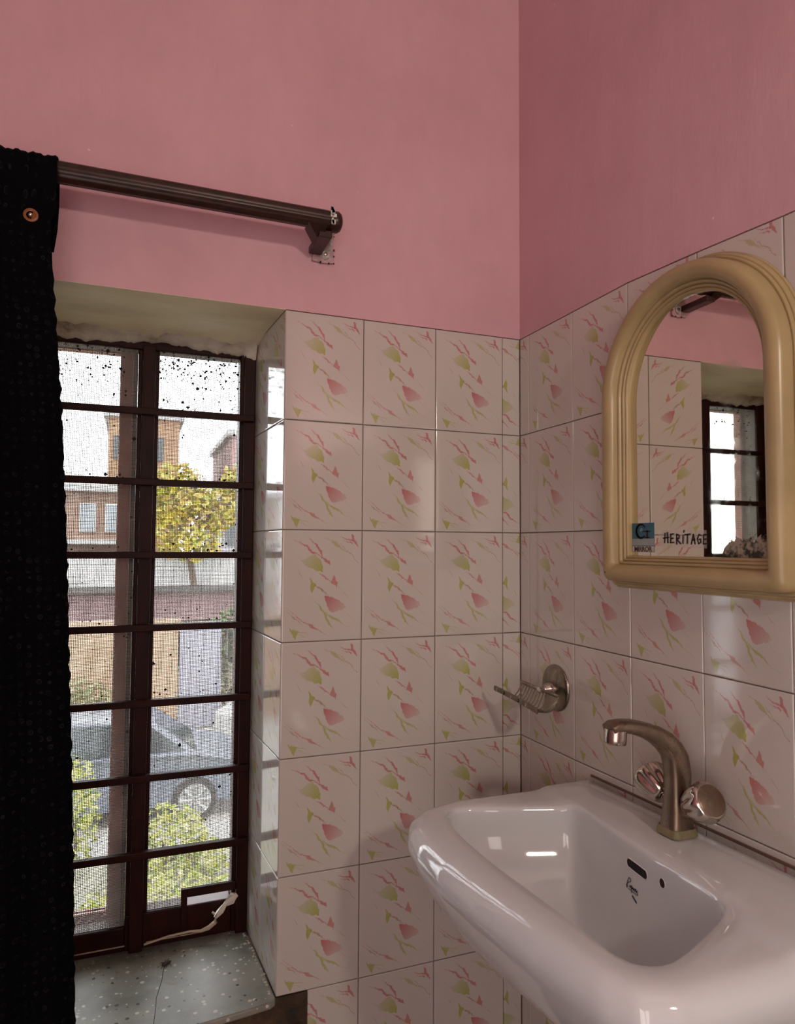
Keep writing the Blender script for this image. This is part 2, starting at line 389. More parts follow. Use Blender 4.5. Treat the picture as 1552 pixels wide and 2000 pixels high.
# ------------------------------------------------------------------ the setting
XL, YB, ZF, ZC = -1.38, -2.40, -1.221, 1.48
ZR = [.4028, .2009, 0.0, -.2026, -.4084, -.6132, -.8152, -1.018, -1.221]
XC = [0, -.0408, -.1908, -.3408, -.4914]
YR = [0, -.034, -.183, -.3345, -.483, -.623, -.772, -.922, -1.072, -1.222]
G = .0007
_tm = {}
def tile(parent, P, uvr, nrm, name='tile'):
    """P: four corners (top-left, top-right, bottom-right, bottom-left) seen from the room; uvr: (s0,t0,s1,t1); nrm: towards the room."""
    P = [Vector(p) for p in P]; nrm = Vector(nrm).normalized(); O = P[0].copy()
    ctr = sum(P, Vector())/4
    rx = (P[1]-P[0]).normalized(); dn = (P[3]-P[0]).normalized()
    def ins(d):
        sg = [(1, 1), (-1, 1), (-1, -1), (1, -1)]
        return [P[i] + rx*sg[i][0]*d + dn*sg[i][1]*d for i in range(4)]
    back = [p - nrm*.006 for p in ins(G)]; edge = [p - nrm*.0011 for p in ins(G)]; mid = [p - nrm*.0003 for p in ins(G+.0007)]; face = ins(G+.0020)
    rings = [back, edge, mid, face]
    vs_ = [p - O for r in rings for p in r]; fs_ = []
    for i in range(3):
        for j in range(4): fs_.append((i*4+j, i*4+(j+1) % 4, (i+1)*4+(j+1) % 4, (i+1)*4+j))
    fs_.append((12, 13, 14, 15)); fs_.append((3, 2, 1, 0))
    key = tuple(round(c, 4) for p in vs_ for c in p) + tuple(round(q, 3) for q in uvr)
    if key not in _tm:
        me = bpy.data.meshes.new('tile'); me.from_pydata(vs_, [], fs_); me.materials.append(TILE)
        uv = me.uv_layers.new(name='UVMap')
        Lx = (P[1]-P[0]).length; Ly = max((P[3]-P[0]).length, (P[2]-P[1]).length)
        for lp in me.loops:
            p = me.vertices[lp.vertex_index].co
            a = p.dot(rx)/Lx; b = -p.z/Ly if abs(nrm.z) < .5 else p.dot(dn)/Ly
            uv.data[lp.index].uv = (uvr[0]+(uvr[2]-uvr[0])*a, uvr[1]+(uvr[3]-uvr[1])*b)
        me.update(); _tm[key] = me
    o = bpy.data.objects.new(name, _tm[key]); C.objects.link(o); o.location = O; put(o, parent)
    return o

# window wall (faces the camera's left): masonry with the opening x -0.93 .. -0.50, z -0.815 .. 0.40
m = M()
WX0, WX1, WZ0, WZ1, WD = -.945, -.4914, -.8452, .4028, .235
YM0, YM1 = .0045, .36
m.box(XL-.1, WX0-.012, YM0, YM1, ZF-.05, ZC); m.box(-.485, .1, YM0, YM1, ZF-.05, ZC)
m.box(WX0-.012, -.485, .012, YM1, WZ1+.008, ZC); m.box(WX0-.012, -.485, YM0, YM1, ZF-.05, WZ0)
m.box(-.512, -.485, .24, YM1, WZ0, WZ1+.008)
wb = structure(obj('wall_back', m, GROUT), 'tiled wall with the barred window')
# pink plaster above the tiles, and over the window head
m = M(); m.box(XL-.05, 0.0, 0.0, .006, ZR[0]+.0008, ZC)
obj('plaster', m, PLASTER, wb)
m = M(); m.box(XL-.05, WX0-.001, 0.0, .006, ZF, ZR[0]+.0008); obj('plaster', m, PLASTER, wb)
# bare stained cement below the sill
m = M(); m.box(WX0, -.4362, -.0005, .006, ZF, ZR[6]-.0015); obj('stained_patch', m, STAIN, wb)
for r in range(8):
    z0, z1 = ZR[r], ZR[r+1]
    for c in range(4):
        x1, x0 = XC[c], XC[c+1]
        if r >= 6 and c == 3: x0 = -.4355
        fs = (1.0-.28, 1.0, .0, .0) if False else None
        if c == 0: uvr = (.42, 1, .14, 0)          # cut strip set upside down
        elif r >= 6 and c == 3: uvr = (.37, 0, 1, 1)
        else: uvr = (0, 0, 1, 1)
        t = tile(wb, [(x0, 0, z0), (x1, 0, z0), (x1, 0, z1), (x0, 0, z1)], uvr, (0, -1, 0))
        t.rotation_euler = (math.radians(random.uniform(-.12, .12)), 0, math.radians(random.uniform(-.12, .12)))
# right reveal (splayed) with its two columns of tiles, left reveal, soffit
SP = Vector((-.0166, .235, 0)).normalized(); SN = Vector((-SP.y, SP.x, 0))
def rp(d, z): return Vector((-.4914, 0, z)) + SP*d
m = M(); Q = [rp(.004, 0), rp(.236, 0), rp(.236, 0)+Vector((.03, 0, 0)), rp(.004, 0)+Vector((.012, 0, 0))]
m.poly([(q.x - SN.x*-.0, q.y, WZ0) for q in [p - SN*.004 for p in Q]], (0, 0, WZ1-WZ0+.006)); obj('reveal_bed', m, GROUT, wb)
for r in range(6):
    z0, z1 = ZR[r], ZR[r+1]
    # room face normal points towards -x; seen from the opening the left edge is the deep edge
    for (a, b, u0, u1) in ((.2355, .124, .05, .80), (.124, .0008, 0, .82)):
        A, B = rp(a, z0), rp(b, z0); A2, B2 = rp(a, z1), rp(b, z1)
        t = tile(wb, [A, B, B2, A2], (u0, 0, u1, 1), SN)
        t.rotation_euler = (0, 0, math.radians(random.uniform(-.1, .1)))
m = M(); m.box(WX0-.004, WX0, .001, .24, WZ0, WZ1); obj('reveal_plaster', m, CREAM, wb)
# soffit: cream plaster, sagging and crumbling towards the frame
m = M(); nx, ny = 60, 18; rows = []
for j in range(ny+1):
    t = j/ny; y = .0005 + t*.2345; row = []
    for i in range(nx+1):
        x = WX0 + (WX1+.0-WX0)*i/nx - (.017*t if i == nx else .017*t*i/nx)
        z = WZ1 - .001*t
        if t > .55: z -= .013*((t-.55)/.45)**1.6*(1+.25*math.sin(x*31)+.18*math.sin(x*87+1)+.12*math.sin(x*211))
        row.append((x, y, z))
    rows.append(row)
m.loft([[p for p in r] + [(p[0], p[1], WZ1+.007) for p in reversed(r)] for r in rows])
sof = obj('soffit', m, CREAM, wb, smooth=True)
m = M(); ns = 90
top, bot = [], []
for i in range(ns+1):
    x = WX0 + (-.509-WX0)*i/ns
    zz = .386 - .009*(.5+.5*math.sin(x*23+2)) - .004*math.sin(x*77)**2 - .003*random.random() - (.014 if i > ns-5 else 0)
    bot.append(zz); top.append(x)
m.loft([[(x, .2000, .4005), (x, .2345, .4005), (x, .2345, b-.001), (x, .2290+.0015*math.sin(x*140), b), (x, .2200, b+.006)] for x, b in zip(top, bot)])
obj('plaster_lip', m, ROUGHCAST, wb, smooth=True)

# right wall (mirror and basin wall)
m = M(); m.box(.0045, .2, YB-.1, .1, ZF-.05, ZC)
wr = structure(obj('wall_right', m, GROUT), 'tiled wall carrying mirror, soap dish and basin')
EDGE = [(0, .4028), (-.3345, .4022), (-.483, .393), (-.623, .382), (-.772, .374), (-1.2, .362), (-2.4, .35)]
def ez(y):
    for (a, za), (b, zb) in zip(EDGE, EDGE[1:]):
        if b <= y <= a: return za + (zb-za)*(y-a)/(b-a)
    return .35
ys = sorted(set([e[0] for e in EDGE]), reverse=True)
m = M(); m.poly([(0, y, ez(y)+.0008) for y in ys] + [(0, YB, ZC), (0, 0, ZC)], (.006, 0, 0))
obj('plaster', m, PLASTER, wr)
row4 = lambda y: ZR[4] + .024*max(0, -y-.12)
for r in range(8):
    for c in range(len(YR)-1):
        y0, y1 = YR[c], YR[c+1]
        zt0 = zt1 = ZR[r]; zb0 = zb1 = ZR[r+1]
        if r == 0: zt0, zt1 = ez(y0), ez(y1)
        if r == 3: zb0, zb1 = row4(y0), row4(y1)
        if r == 4: zt0, zt1 = row4(y0), row4(y1)
        uvr = (.77, 0, 1, 1) if c == 0 else (0, 0, 1, 1)
        t = tile(wr, [(0, y0, zt0), (0, y1, zt1), (0, y1, zb1), (0, y0, zb0)], uvr, (-1, 0, 0))
        t.rotation_euler = (0, math.radians(random.uniform(-.12, .12)), math.radians(random.uniform(-.12, .12)))
for nm, bx, mt, lb in (('wall_left', (XL-.1, XL, YB, .0, ZF, ZC), PLASTER, 'pink wall behind the curtain'),
                   ('wall_front', (XL-.1, .1, YB-.1, YB, ZF, ZC), PLASTER, 'pink wall behind the camera'),
                   ('ceiling', (XL-.1, .1, YB-.1, .1, ZC, ZC+.1), simple('whitewash', (.78, .75, .72), .8), None),
                   ('floor', (XL-.1, .1, YB-.1, .1, ZF-.1, ZF), simple('floor_cement', (.20, .17, .15), .5), None)):
    m = M(); m.box(*bx); structure(obj(nm, m, mt), lb)

# window sill slab
m = M()
pts = [(WX0, .262), (-.5105, .262), (-.4926, .012), (-.4916, .001), (-.4945, -.006), (-.503, -.011), (-.54, -.016), (-.617, -.024), (-.75, -.027), (-.90, -.024), (-1.0, -.020), (-1.0, -.002), (WX0, -.002)]
m.poly([(x, y, -.8150) for x, y in pts], (0, 0, -.012))
sill = structure(obj('trim_1', m, TERR, bevel=.003), 'worn grey terrazzo window sill')
m = M()
cr = [(-.6601, .1832), (-.6683, .164), (-.6727, .1409), (-.675, .12), (-.6862, .0694), (-.688, .04), (-.6919, .0058), (-.690, -.018)]
for (a, b) in zip(cr, cr[1:]):
    m.poly([(a[0]-.0006, a[1], -.8153), (a[0]+.0006, a[1], -.8153), (b[0]+.0006, b[1], -.8153), (b[0]-.0006, b[1], -.8153)], (0, 0, .0006))
obj('crack', m, DIRT, sill)
m = M(); rr = random.Random(3)
for k in range(26):   # crumbs of mortar along the foot of the tiled reveal
    t = rr.random(); x = -.5105 + .0166*(1-t) - rr.random()*.006; y = .22*t + .005; s = rr.uniform(.001, .003)
    m.add([(x+s, y, -.8149), (x-s, y+s, -.8149), (x-s*.6, y-s, -.8149), (x, y, -.8149+s*1.2)], [(0, 1, 3), (1, 2, 3), (2, 0, 3), (0, 2, 1)])
obj('mortar_crumbs', m, ROUGHCAST, sill, kind='stuff')

# ------------------------------------------------------------------ window_1
win = bpy.data.objects.new('window_1', None); C.objects.link(win); win.location = (-.72, .25, -.815)
WORLD[win.name] = Matrix.Translation((-.72, .25, -.815)); structure(win, 'barred window with insect screen')
FY0, FY1 = .2355, .275
def member(name, *b, mat=FRAME, bv=.0025):
    m = M(); m.box(*b); return obj(name, m, mat, win, bevel=bv)
member('stile', -.539, -.5075, FY0, FY1, -.8148, .398)
member('stile', -.945, -.915, FY0, FY1, -.8148, .398)
member('top_rail', -.915, -.539, FY0, FY1, .366, .398)
member('bottom_rail', -.7413, -.539, FY0, FY1, -.8148, -.748)
member('bottom_rail', -.915, -.7413, FY0, FY1, -.8148, -.7690)
member('mullion', -.7413, -.7005, FY0+.001, FY1, -.7475, .366)
member('grille_upright', -.733, -.7085, .2235, .2350, -.8148, .372, bv=.0015)
member('grille_upright', -.5310, -.5085, .2235, .2350, -.8148, .372, bv=.0015)
for z in (.2365, .0955, -.049, -.192, -.3385, -.4825, -.6285):
    m = M(); m.tube([(-.915, .2165, z), (-.80, .2165, z), (-.65, .2165, z+.0004), (-.535, .2165, z), (-.5125, .2185, z+.0005)], .0092, 4)
    # a square bar: four sided tube turned flat
    m = M(); m.box(-.915, -.5115, .2100, .2232, z-.0066, z+.0066)
    obj('grille_bar', m, FRAME, win, bevel=.0012)
member('beading', -.7510, -.7415, .262, .286, -.7685, .366, bv=.001)
PALE = simple('pale_edge_glint', (.34, .27, .22), .5, var=.5, scale=60)  # highlight along the ledge edge, painted as pale strips on the bottom rail
member('edge_glint', -.915, -.7400, .2335, .2356, -.8045, -.8028, mat=PALE, bv=0)
member('edge_glint', -.7010, -.600, .2335, .2356, -.8045, -.8030, mat=PALE, bv=0)
# insect screens: every wire is a strand of its own, woven into one cloth
def screen(x0, x1, z0, z1, y, cut=None):
    m = M(); px, pz, wv = .0031, .0028, .00055
    x = x0
    rr = random.Random(int((x0+2)*1000))
    while x < x1:
        segs = [(z0, z1)]
        if cut and cut[0] < x < cut[1]: segs = [(cut[3], z1)]
        j = rr.uniform(-.0002, .0002)
        for a, b in segs: m.box(x-wv+j, x+wv+j, y-wv*.8, y+wv*.8, a, b)
        x += px
    z = z0
    while z < z1:
        segs = [(x0, x1)]
        if cut and cut[2] < z < cut[3]: segs = [(x0, cut[0])]
        for a, b in segs:
            j = rr.uniform(-.0002, .0002); m.box(a, b, y-wv*1.8, y-wv*.2, z-wv+j, z+wv+j)
        z += pz
    return m
obj('insect_screen', screen(-.702, -.537, -.750, .368, .2440, (-.6305, -.50, -.80, -.7205)), WIRE, win, kind='stuff')
obj('insect_screen', screen(-.917, -.740, -.771, .368, .2440), WIRE, win, kind='stuff')
# dirt lumps caught in the screens
m = M(); rr = random.Random(11)
def lump(x, y, z, s):
    P = [(x+s*rr.uniform(.6, 1.3), y, z), (x-s*rr.uniform(.6, 1.3), y, z+s*.2), (x, y-.0012, z), (x, y+.0008, z), (x+s*.2, y, z+s*rr.uniform(.5, 1.4)), (x-s*.1, y, z-s*rr.uniform(.5, 1.4))]
    m.add(P, [(0,4,2),(4,1,2),(1,5,2),(5,0,2),(4,0,3),(1,4,3),(5,1,3),(0,5,3)])
for k in range(560):
    if rr.random() < .72: x = rr.uniform(-.70, -.541)
    else: x = rr.uniform(-.90, -.76)
    t = rr.random()
    if t < .56: z = .366 - abs(rr.gauss(0, .055))
    elif t < .75: z = rr.choice([.2365, .0955, .0955, -.049, -.3385, -.192])+.008+abs(rr.gauss(0, .007))
    elif t < .9: x = rr.choice([-.542, -.543, -.699, -.745])+rr.gauss(0, .004); z = rr.uniform(-.7, .36)
    else: z = rr.uniform(-.74, .3)
    lump(x, .2425, z, rr.uniform(.0009, .0027) if rr.random() < .85 else rr.uniform(.0022, .0042))
obj('screen_dirt', m, DIRT, win, kind='stuff')
# small hatch frame for the latch in the lower right corner
member('hatch_frame', -.6370, -.6255, .2275, .2375, -.790, -.7125, bv=.001)
member('hatch_frame', -.6255, -.5310, .2275, .2375, -.7290, -.7125, bv=.001)
# outer glazed sash behind the left screen, standing just ajar
sash = bpy.data.objects.new('sash', None); C.objects.link(sash); sash.location = (-.94, .302, 0); WORLD['sash'] = Matrix.Translation((-.94, .302, 0))
sash.parent = win; sash.matrix_parent_inverse = WORLD['window_1'].inverted()
for b in ((-.7755, -.7500, .293, .316, -.785, .393), (-.94, -.9135, .293, .316, -.785, .393), (-.9135, -.7755, .294, .315, -.785, -.7595), (-.9135, -.7755, .294, .315, .367, .393)):
    m = M(); m.box(*b); obj('sash_rail', m, SASH, sash, bevel=.002)
m = M(); m.box(-.9135, -.7755, .303, .306, -.7595, .367); obj('pane', m, GLASS, sash)
# latch rod and drooping cord along the bottom rail
m = M(); m.tube([(-.705, .2195, -.800), (-.66, .2185, -.792), (-.62, .2175, -.790), (-.60, .2165, -.7925), (-.585, .2145, -.788), (-.572, .2125, -.778), (-.571, .2145, -.766), (-.578, .217, -.760)], [.002, .002, .0022, .003, .0045, .0045, .003, .002], 8)
cord = tag(obj('cord', m, simple('dirty_cord', (.40, .31, .23), .6), smooth=True), 'pale cord drooping along the bottom rail of the window', 'cord')
m = M(); rr = random.Random(5); rings = []
pth = [(-.572, .212, -.768), (-.563, .212, -.757), (-.556, .213, -.748), (-.548, .212, -.741), (-.540, .211, -.735), (-.534, .212, -.733)]
for i, p in enumerate(pth):
    r = [.003, .006, .0045, .008, .010, .004][i]
    rings.append([(p[0]+math.cos(a)*r*rr.uniform(.6, 1.3), p[1]+math.sin(a*2)*.004, p[2]+math.sin(a)*r*rr.uniform(.6, 1.2)) for a in [2*PI*k/10 for k in range(10)]])
m.loft(rings)
rag = tag(obj('rag', m, simple('white_rag', (.62, .58, .52), .9), smooth=True), 'crumpled white scrap of rag stuck in the latch hatch', 'rag')
m = M(); m.lathe((-.6656, .163, -.8115), (1, .35, .1), [(-.009, .0005), (-.007, .0028), (-.002, .0036), (.003, .0034), (.006, .0024), (.009, .0006)], 10)
for a in (-.5, 0, .5):
    for s_ in (-1, 1):
        m.tube([(-.6656+a*.009, .163, -.812), (-.6656+a*.014, .163+s_*.005, -.811), (-.6656+a*.018-.001, .163+s_*.009, -.8148)], .0004, 4)
m.tube([(-.675, .160, -.812), (-.682, .158, -.8135)], .0005, 4)
tag(obj('dead_insect', m, simple('dark_shell', (.03, .018, .014), .5), smooth=True), 'small dark dead insect lying on the terrazzo sill', 'insect')
# crumpled paper packet below the sill edge
m = M()
rows = []
for j in range(9):
    t = j/8; row = []
    for i in range(9):
        s_ = i/8; a = (s_-.5)*2.2
        row.append((-.632+math.sin(a)*.022, -.040-.012*math.cos(a)+.002*math.sin(j*1.7+i), -.99+t*.152 - .010*abs(s_-.5)*(t > .9)))
    rows.append(row)
m.loft([r + [(p[0], p[1]+.004, p[2]) for p in reversed(r)] for r in rows])
pk = thing('paper_roll', 'white paper roll in a holder just below the window sill', 'paper roll', (-.632, -.03, -1.0))
obj('paper', m, simple('white_paper', (.72, .72, .75), .7), pk, smooth=True)
m = M(); m.box(-.66, -.604, -.030, -.0006, -.992, -.986); m.box(-.66, -.604, -.056, -.030, -.996, -.990); obj('holder', m, STEEL, pk)

# ------------------------------------------------------------------ curtain and rod
rod = thing('curtain_rod', 'fluted dark wooden curtain rod above the window', 'curtain rod', (-.43, 0, .545))
n_ = 48
rings = [[(x, -.08+math.cos(2*PI*k/n_)*.0168*(1-.045*(k % 4 < 2)), .5435+math.sin(2*PI*k/n_)*.0168*(1-.045*(k % 4 < 2))) for k in range(n_)] for x in (-1.37, -1.0, -.7, -.434)]
m = M(); m.loft(rings); obj('pole', m, WOODD, rod, smooth=True, angle=30)
m = M(); m.lathe((-.436, -.08, .5425), (1, 0, 0), [(0, .013), (.003, .0165), (.008, .017), (.012, .0185), (.018, .0185), (.023, .015), (.026, .008), (.027, .001)], 24); obj('finial', m, WOODD, rod, smooth=True)
m = M(); m.poly([(-.470, -.094, .529), (-.470, -.0003, .529), (-.470, -.0003, .500)][:0] or [(-.474, -.098, .5295), (-.440, -.098, .5295), (-.440, -.075, .512), (-.452, -.075, .512)], (0, .035, 0))
m.box(-.452, -.428, -.085, -.006, .511, .524)
obj('bracket_arm', m, WOODD, rod, bevel=.002)
m = M(); m.poly([(-.445, -.0065, .500), (-.425, -.0065, .498), (-.404, -.0065, .500), (-.404, -.0065, .560), (-.440, -.0065, .560)], (0, .0062, 0))
obj('bracket_plate', m, simple('pink_washed_metal', (.46, .30, .31), .6, var=.4, scale=60), rod, bevel=.001)
m = M(); m.poly([(-.427, -.0085, .508), (-.420, -.0085, .503), (-.413, -.0085, .508), (-.411, -.0085, .525), (-.405, -.0085, .540), (-.415, -.0085, .545), (-.430, -.0085, .545), (-.427, -.0085, .525)], (0, .002, 0))
obj('hanger_strip', m, simple('chipped_grey_metal', (.36, .33, .33), .5, var=.5, scale=120), rod)
m = M(); m.lathe((-.4195, -.0085, .515), (0, -1, 0), [(0, .004), (.0015, .0035), (.002, .001)], 12); obj('screw', m, STEEL, rod, smooth=True)
m = M(); rr = random.Random(2)
for k in range(12):
    a = rr.random(); x, z = rr.choice([(-.4035, .498+.06*a), (-.446+.012*a, .5+.03*rr.random()), (-.44+.03*a, .4985)])
    s_ = rr.uniform(.0005, .0014); m.box(x-s_, x+s_, -.0072, -.0060, z-s_*1.5, z+s_*1.5)
obj('paint_chips', m, DIRT, rod, kind='stuff')
m = M(); m.box(-1.35, -1.325, -.09, -.0003, .50, .53); obj('bracket_arm', m, WOODD, rod, bevel=.002)
m = M(); rr = random.Random(9)
for k in range(16):
    z = .5435+rr.uniform(-.014, .016); x = -.430+rr.uniform(-.003, .004); s_ = rr.uniform(.0012, .003)
    m.box(x-s_, x+s_, -.0995, -.0965, z-s_, z+s_*1.6)
obj('paint_splashes', m, WHITEP, rod, kind='stuff')

def curtain_mesh():
    nx, nz = 150, 120; vs_, uvs = [], []
    RE = [(.556, -.8632), (.50, -.8628), (.46, -.8640), (.445, -.8700), (.40, -.8655), (.17, -.8465), (-.06, -.8330), (-.355, -.8190), (-.72, -.8050), (-1.15, -.7900)]
    def re(z):
        if z >= RE[0][0]: return RE[0][1]
        for (a, xa), (b, xb) in zip(RE, RE[1:]):
            if b <= z <= a: return xa+(xb-xa)*(a-z)/(a-b)
        return RE[-1][1]
    def fold(s, z):
        k = min(1, max(0, (.46-z)/.5)); x = s*.50
        d = .012*math.sin(x*46+.6) + .007*math.sin(x*103+1.1) + .003*math.sin(x*210)
        return d*(.35+.75*k) + .0035*math.sin(z*9+x*20)
    def col(s, z, y0):
        x = re(z) - s*(.50) + .0016*math.sin(z*190)*(s < .02)
        return x, y0 + fold(s, z)
    m = M(); fs_ = []
    # profile from the back hem, over the rod, down the front
    prof = [(.425, -.060), (.46, -.058), (.50, -.056), (.53, -.056), (.551, -.060), (.560, -.070), (.5625, -.080), (.5605, -.092), (.552, -.102), (.535, -.106), (.50, -.107), (.47, -.108)]
    nf = 110
    for i in range(1, nf+1): prof.append((.47 - (.47+1.15)*i/nf, -.108))
    np_ = len(prof)
    for j, (z, y) in enumerate(prof):
        for i in range(nx+1):
            s_ = i/nx
            if j < 9: x = re(z)-s_*.5 ; yy = y + (fold(s_, .46)*.18 if j < 4 else 0); zz = z + (.0012*math.sin(s_*300)+.0012*math.sin(s_*131) if 4 <= j <= 8 else 0)
            else: x, yy = col(s_, z, y); zz = z + (.0015*math.sin(s_*300) if j == 9 else 0); 
            if j in (9, 10, 11): yy = y + fold(s_, .46)*.3*(j-8)
            vs_.append((x, min(yy, -.028), zz)); uvs.append((s_*.52, j*.0135))
    for j in range(np_-1):
        for i in range(nx):
            a = j*(nx+1)+i; fs_.append((a, a+1, a+nx+2, a+nx+1))
    me = bpy.data.meshes.new('curtain'); me.from_pydata(vs_, [], fs_); me.materials.append(CURT)
    uv = me.uv_layers.new(name='UVMap')
    for lp in me.loops: uv.data[lp.index].uv = uvs[lp.vertex_index]
    me.polygons.foreach_set('use_smooth', [True]*len(me.polygons)); me.update()
    return me
cu = obj('curtain', curtain_mesh(), None)
tag(cu, 'black curtain with faint ring dots hanging over the left of the window', 'curtain')
sm = cu.modifiers.new('solid', 'SOLIDIFY'); sm.thickness = .0016; sm.offset = 0
bt = M(); bt.lathe((0, 0, 0), (0, -1, 0), [(-.003, .0085), (-.0005, .0105), (.0008, .0100), (.0012, .0075), (.0002, .0060), (.0002, .0035), (.0018, .0028), (.0026, .0012)], 24)
b_ = obj('button', bt, simple('brown_button', (.22, .075, .02), .3), None, smooth=True)
# hang the button on the cloth surface
bv = BVHTree.FromPolygons([v.co for v in cu.data.vertices], [p.vertices[:] for p in cu.data.polygons])
hit = bv.ray_cast(Vector((-.8944, -.4, .4565)), Vector((0, 1, 0)))
b_.location = (-.8944, hit[0].y-.0005, .4565); b_.parent = cu
bt = M(); bt.lathe((0, 0, 0), (0, -1, 0), [(.0008, .0024), (.0035, .0022), (.0042, .0008)], 10)
bp = obj('stud', bt, CHROME, None, smooth=True); bp.parent = b_

# ------------------------------------------------------------------ mirror
mir = thing('wall_mirror', 'arched mirror in a cream moulded frame on the tiled wall', 'mirror', (0, -.476, -.10))
YC, HW, ZB, ZA = -.4775, .1265, -.041, .2035
def mpath(d):
    """closed outline at offset d from the glass edge, in (y, z)"""
    P = []; rb = max(0.0, min(.012, d*.35))
    yl, yr, zb = YC+HW+d, YC-HW-d, ZB-d
    def arc(cy, cz, a0, a1, r, k): return [(cy+r*math.cos(a0+(a1-a0)*i/k), cz+r*math.sin(a0+(a1-a0)*i/k)) for i in range(k+1)]
    P += arc(yl-rb, zb+rb, -PI/2, 0, rb, 5)
    P += [(yl, ZB+(ZA-ZB)*i/6) for i in range(1, 6)]
    P += arc(YC, ZA, 0, PI, HW+d, 44)
    P += [(yr, ZA-(ZA-ZB)*i/6) for i in range(1, 6)]
    P += arc(yr+rb, zb+rb, PI, 1.5*PI, rb, 5)
    return P
prof = [(0, .0085), (0, .0155), (.0012, .0172), (.0030, .0178), (.0042, .0165), (.0048, .0185), (.0062, .0200), (.0078, .0200), (.0090, .0185), (.0096, .0225), (.0110, .0240), (.0126, .0245), (.0138, .0235), (.0145, .0265)]
for i in range(1, 14):
    a = PI - PI*i/14; prof.append((.0275+.0130*math.cos(a), .0265+.0135*math.sin(a)))
prof += [(.0405, .0180), (.0412, .0152), (.0425, .0160), (.0440, .0158), (.0450, .0135), (.0456, .0112), (.0470, .0116), (.0484, .0108), (.0492, .0082), (.0497, .0050), (.0512, .0048), (.0520, .0030), (.0520, .0008)]
m = M(); m.loft([[(-h, y, z) for (y, z) in mpath(d)] for d, h in prof], False, False)
obj('frame', m, MFRAME, mir, smooth=True, angle=50)
P = mpath(.004); m = M(); m.poly([(-.0105+.0087*(y-YC), y, z) for y, z in P], (.0012, 0, 0)); obj('mirror_glass', m, MIRR, mir)
P = mpath(.045); m = M(); m.poly([(-.0065, y, z) for y, z in P], (.0055, 0, 0)); obj('backing', m, BLACK, mir)
def flat(pts, x, dx=.0003): 
    m = M(); m.poly([(x, y, z) for y, z in pts], (dx, 0, 0)); return m
GX = -.0100
sy0, sy1, sz0, sz1 = -.3525, -.4020, .009, -.0355
ym = (sy0+sy1)/2
stk = obj('sticker', flat([(sy0, sz0), (sy1, sz0), (sy1, sz1), (sy0, sz1)], GX, .0004), simple('teal_label', (.03, .13, .19), .4), mir)
obj('sticker_band', flat([(sy0-.001, -.0150), (sy1+.001, -.0150), (sy1+.001, -.0255), (sy0-.001, -.0255)], GX-.0002, .0002), simple('pale_print', (.28, .33, .34), .5), stk)
obj('sticker_band', flat([(sy0-.001, -.0265), (sy1+.001, -.0265), (sy1+.001, -.0350), (sy0-.001, -.0350)], GX-.0002, .0002), simple('cream_print', (.48, .44, .38), .5), stk)
def ribbon(m, pts, w, x, dx=.0003):
    """flat pen stroke in the (y, z) plane"""
    for (a, b) in zip(pts, pts[1:]):
        dy, dz = b[0]-a[0], b[1]-a[1]; L = math.hypot(dy, dz) or 1e-6; ny_, nz_ = -dz/L*w/2, dy/L*w/2; ey, ez_ = dy/L*w*.3, dz/L*w*.3
        m.poly([(x, a[0]+ny_-ey, a[1]+nz_-ez_), (x, b[0]+ny_+ey, b[1]+nz_+ez_), (x, b[0]-ny_+ey, b[1]-nz_+ez_), (x, a[0]-ny_-ey, a[1]-nz_-ez_)], (dx, 0, 0))
def g_at(a, r, cy, cz): return (cy - math.cos(a)*r, cz + math.sin(a)*r)
m = M(); cy, cz = ym+.004, -.0035
for k in range(16):
    a0 = math.radians(35+ k*17.5); a1 = math.radians(35+(k+1)*17.5); wd = .0022+.0018*math.sin(PI*k/16)
    ribbon(m, [g_at(a0, .0105, cy, cz), g_at(a1, .0105, cy, cz)], wd, GX-.0004)
ribbon(m, [(ym-.000, -.0040), (ym-.016, -.0040)], .0018, GX-.0004); ribbon(m, [(ym-.0095, -.0035), (ym-.0095, -.0135)], .0042, GX-.0004)
ribbon(m, [(ym-.0040, -.0135), (ym-.0145, -.0135)], .0014, GX-.0004)
obj('letter_g', m, INK, stk)
m = M(); ribbon(m, [(ym+.0055, -.001), (ym+.003, -.0035), (ym+.0005, -.001), (ym+.003, .001), (ym+.0055, -.003)], .0008, GX-.0007); obj('small_mark', m, simple('pale_ink', (.35, .45, .5), .5), stk)
def text_mesh(name, body, size, origin, mat, parent, bold=.0):
    cu_ = bpy.data.curves.new(name, 'FONT'); cu_.body = body; cu_.size = size; cu_.extrude = .00012; cu_.offset = bold; cu_.align_x = 'CENTER'
    to = bpy.data.objects.new(name, cu_); C.objects.link(to)
    dg = bpy.context.evaluated_depsgraph_get(); me = bpy.data.meshes.new_from_object(to.evaluated_get(dg))
    bpy.data.objects.remove(to)
    # text x runs towards -y, text y is up
    R = Matrix(((0, 0, -1, origin[0]), (-1, 0, 0, origin[1]), (0, 1, 0, origin[2]), (0, 0, 0, 1)))
    me.transform(R); me.materials.clear(); me.materials.append(mat)
    o = bpy.data.objects.new(name, me); C.objects.link(o); put(o, parent); return o
text_mesh('sticker_text', 'MIRROR', .0105, (GX-.0004, ym, -.0345), INK, stk, .0002)
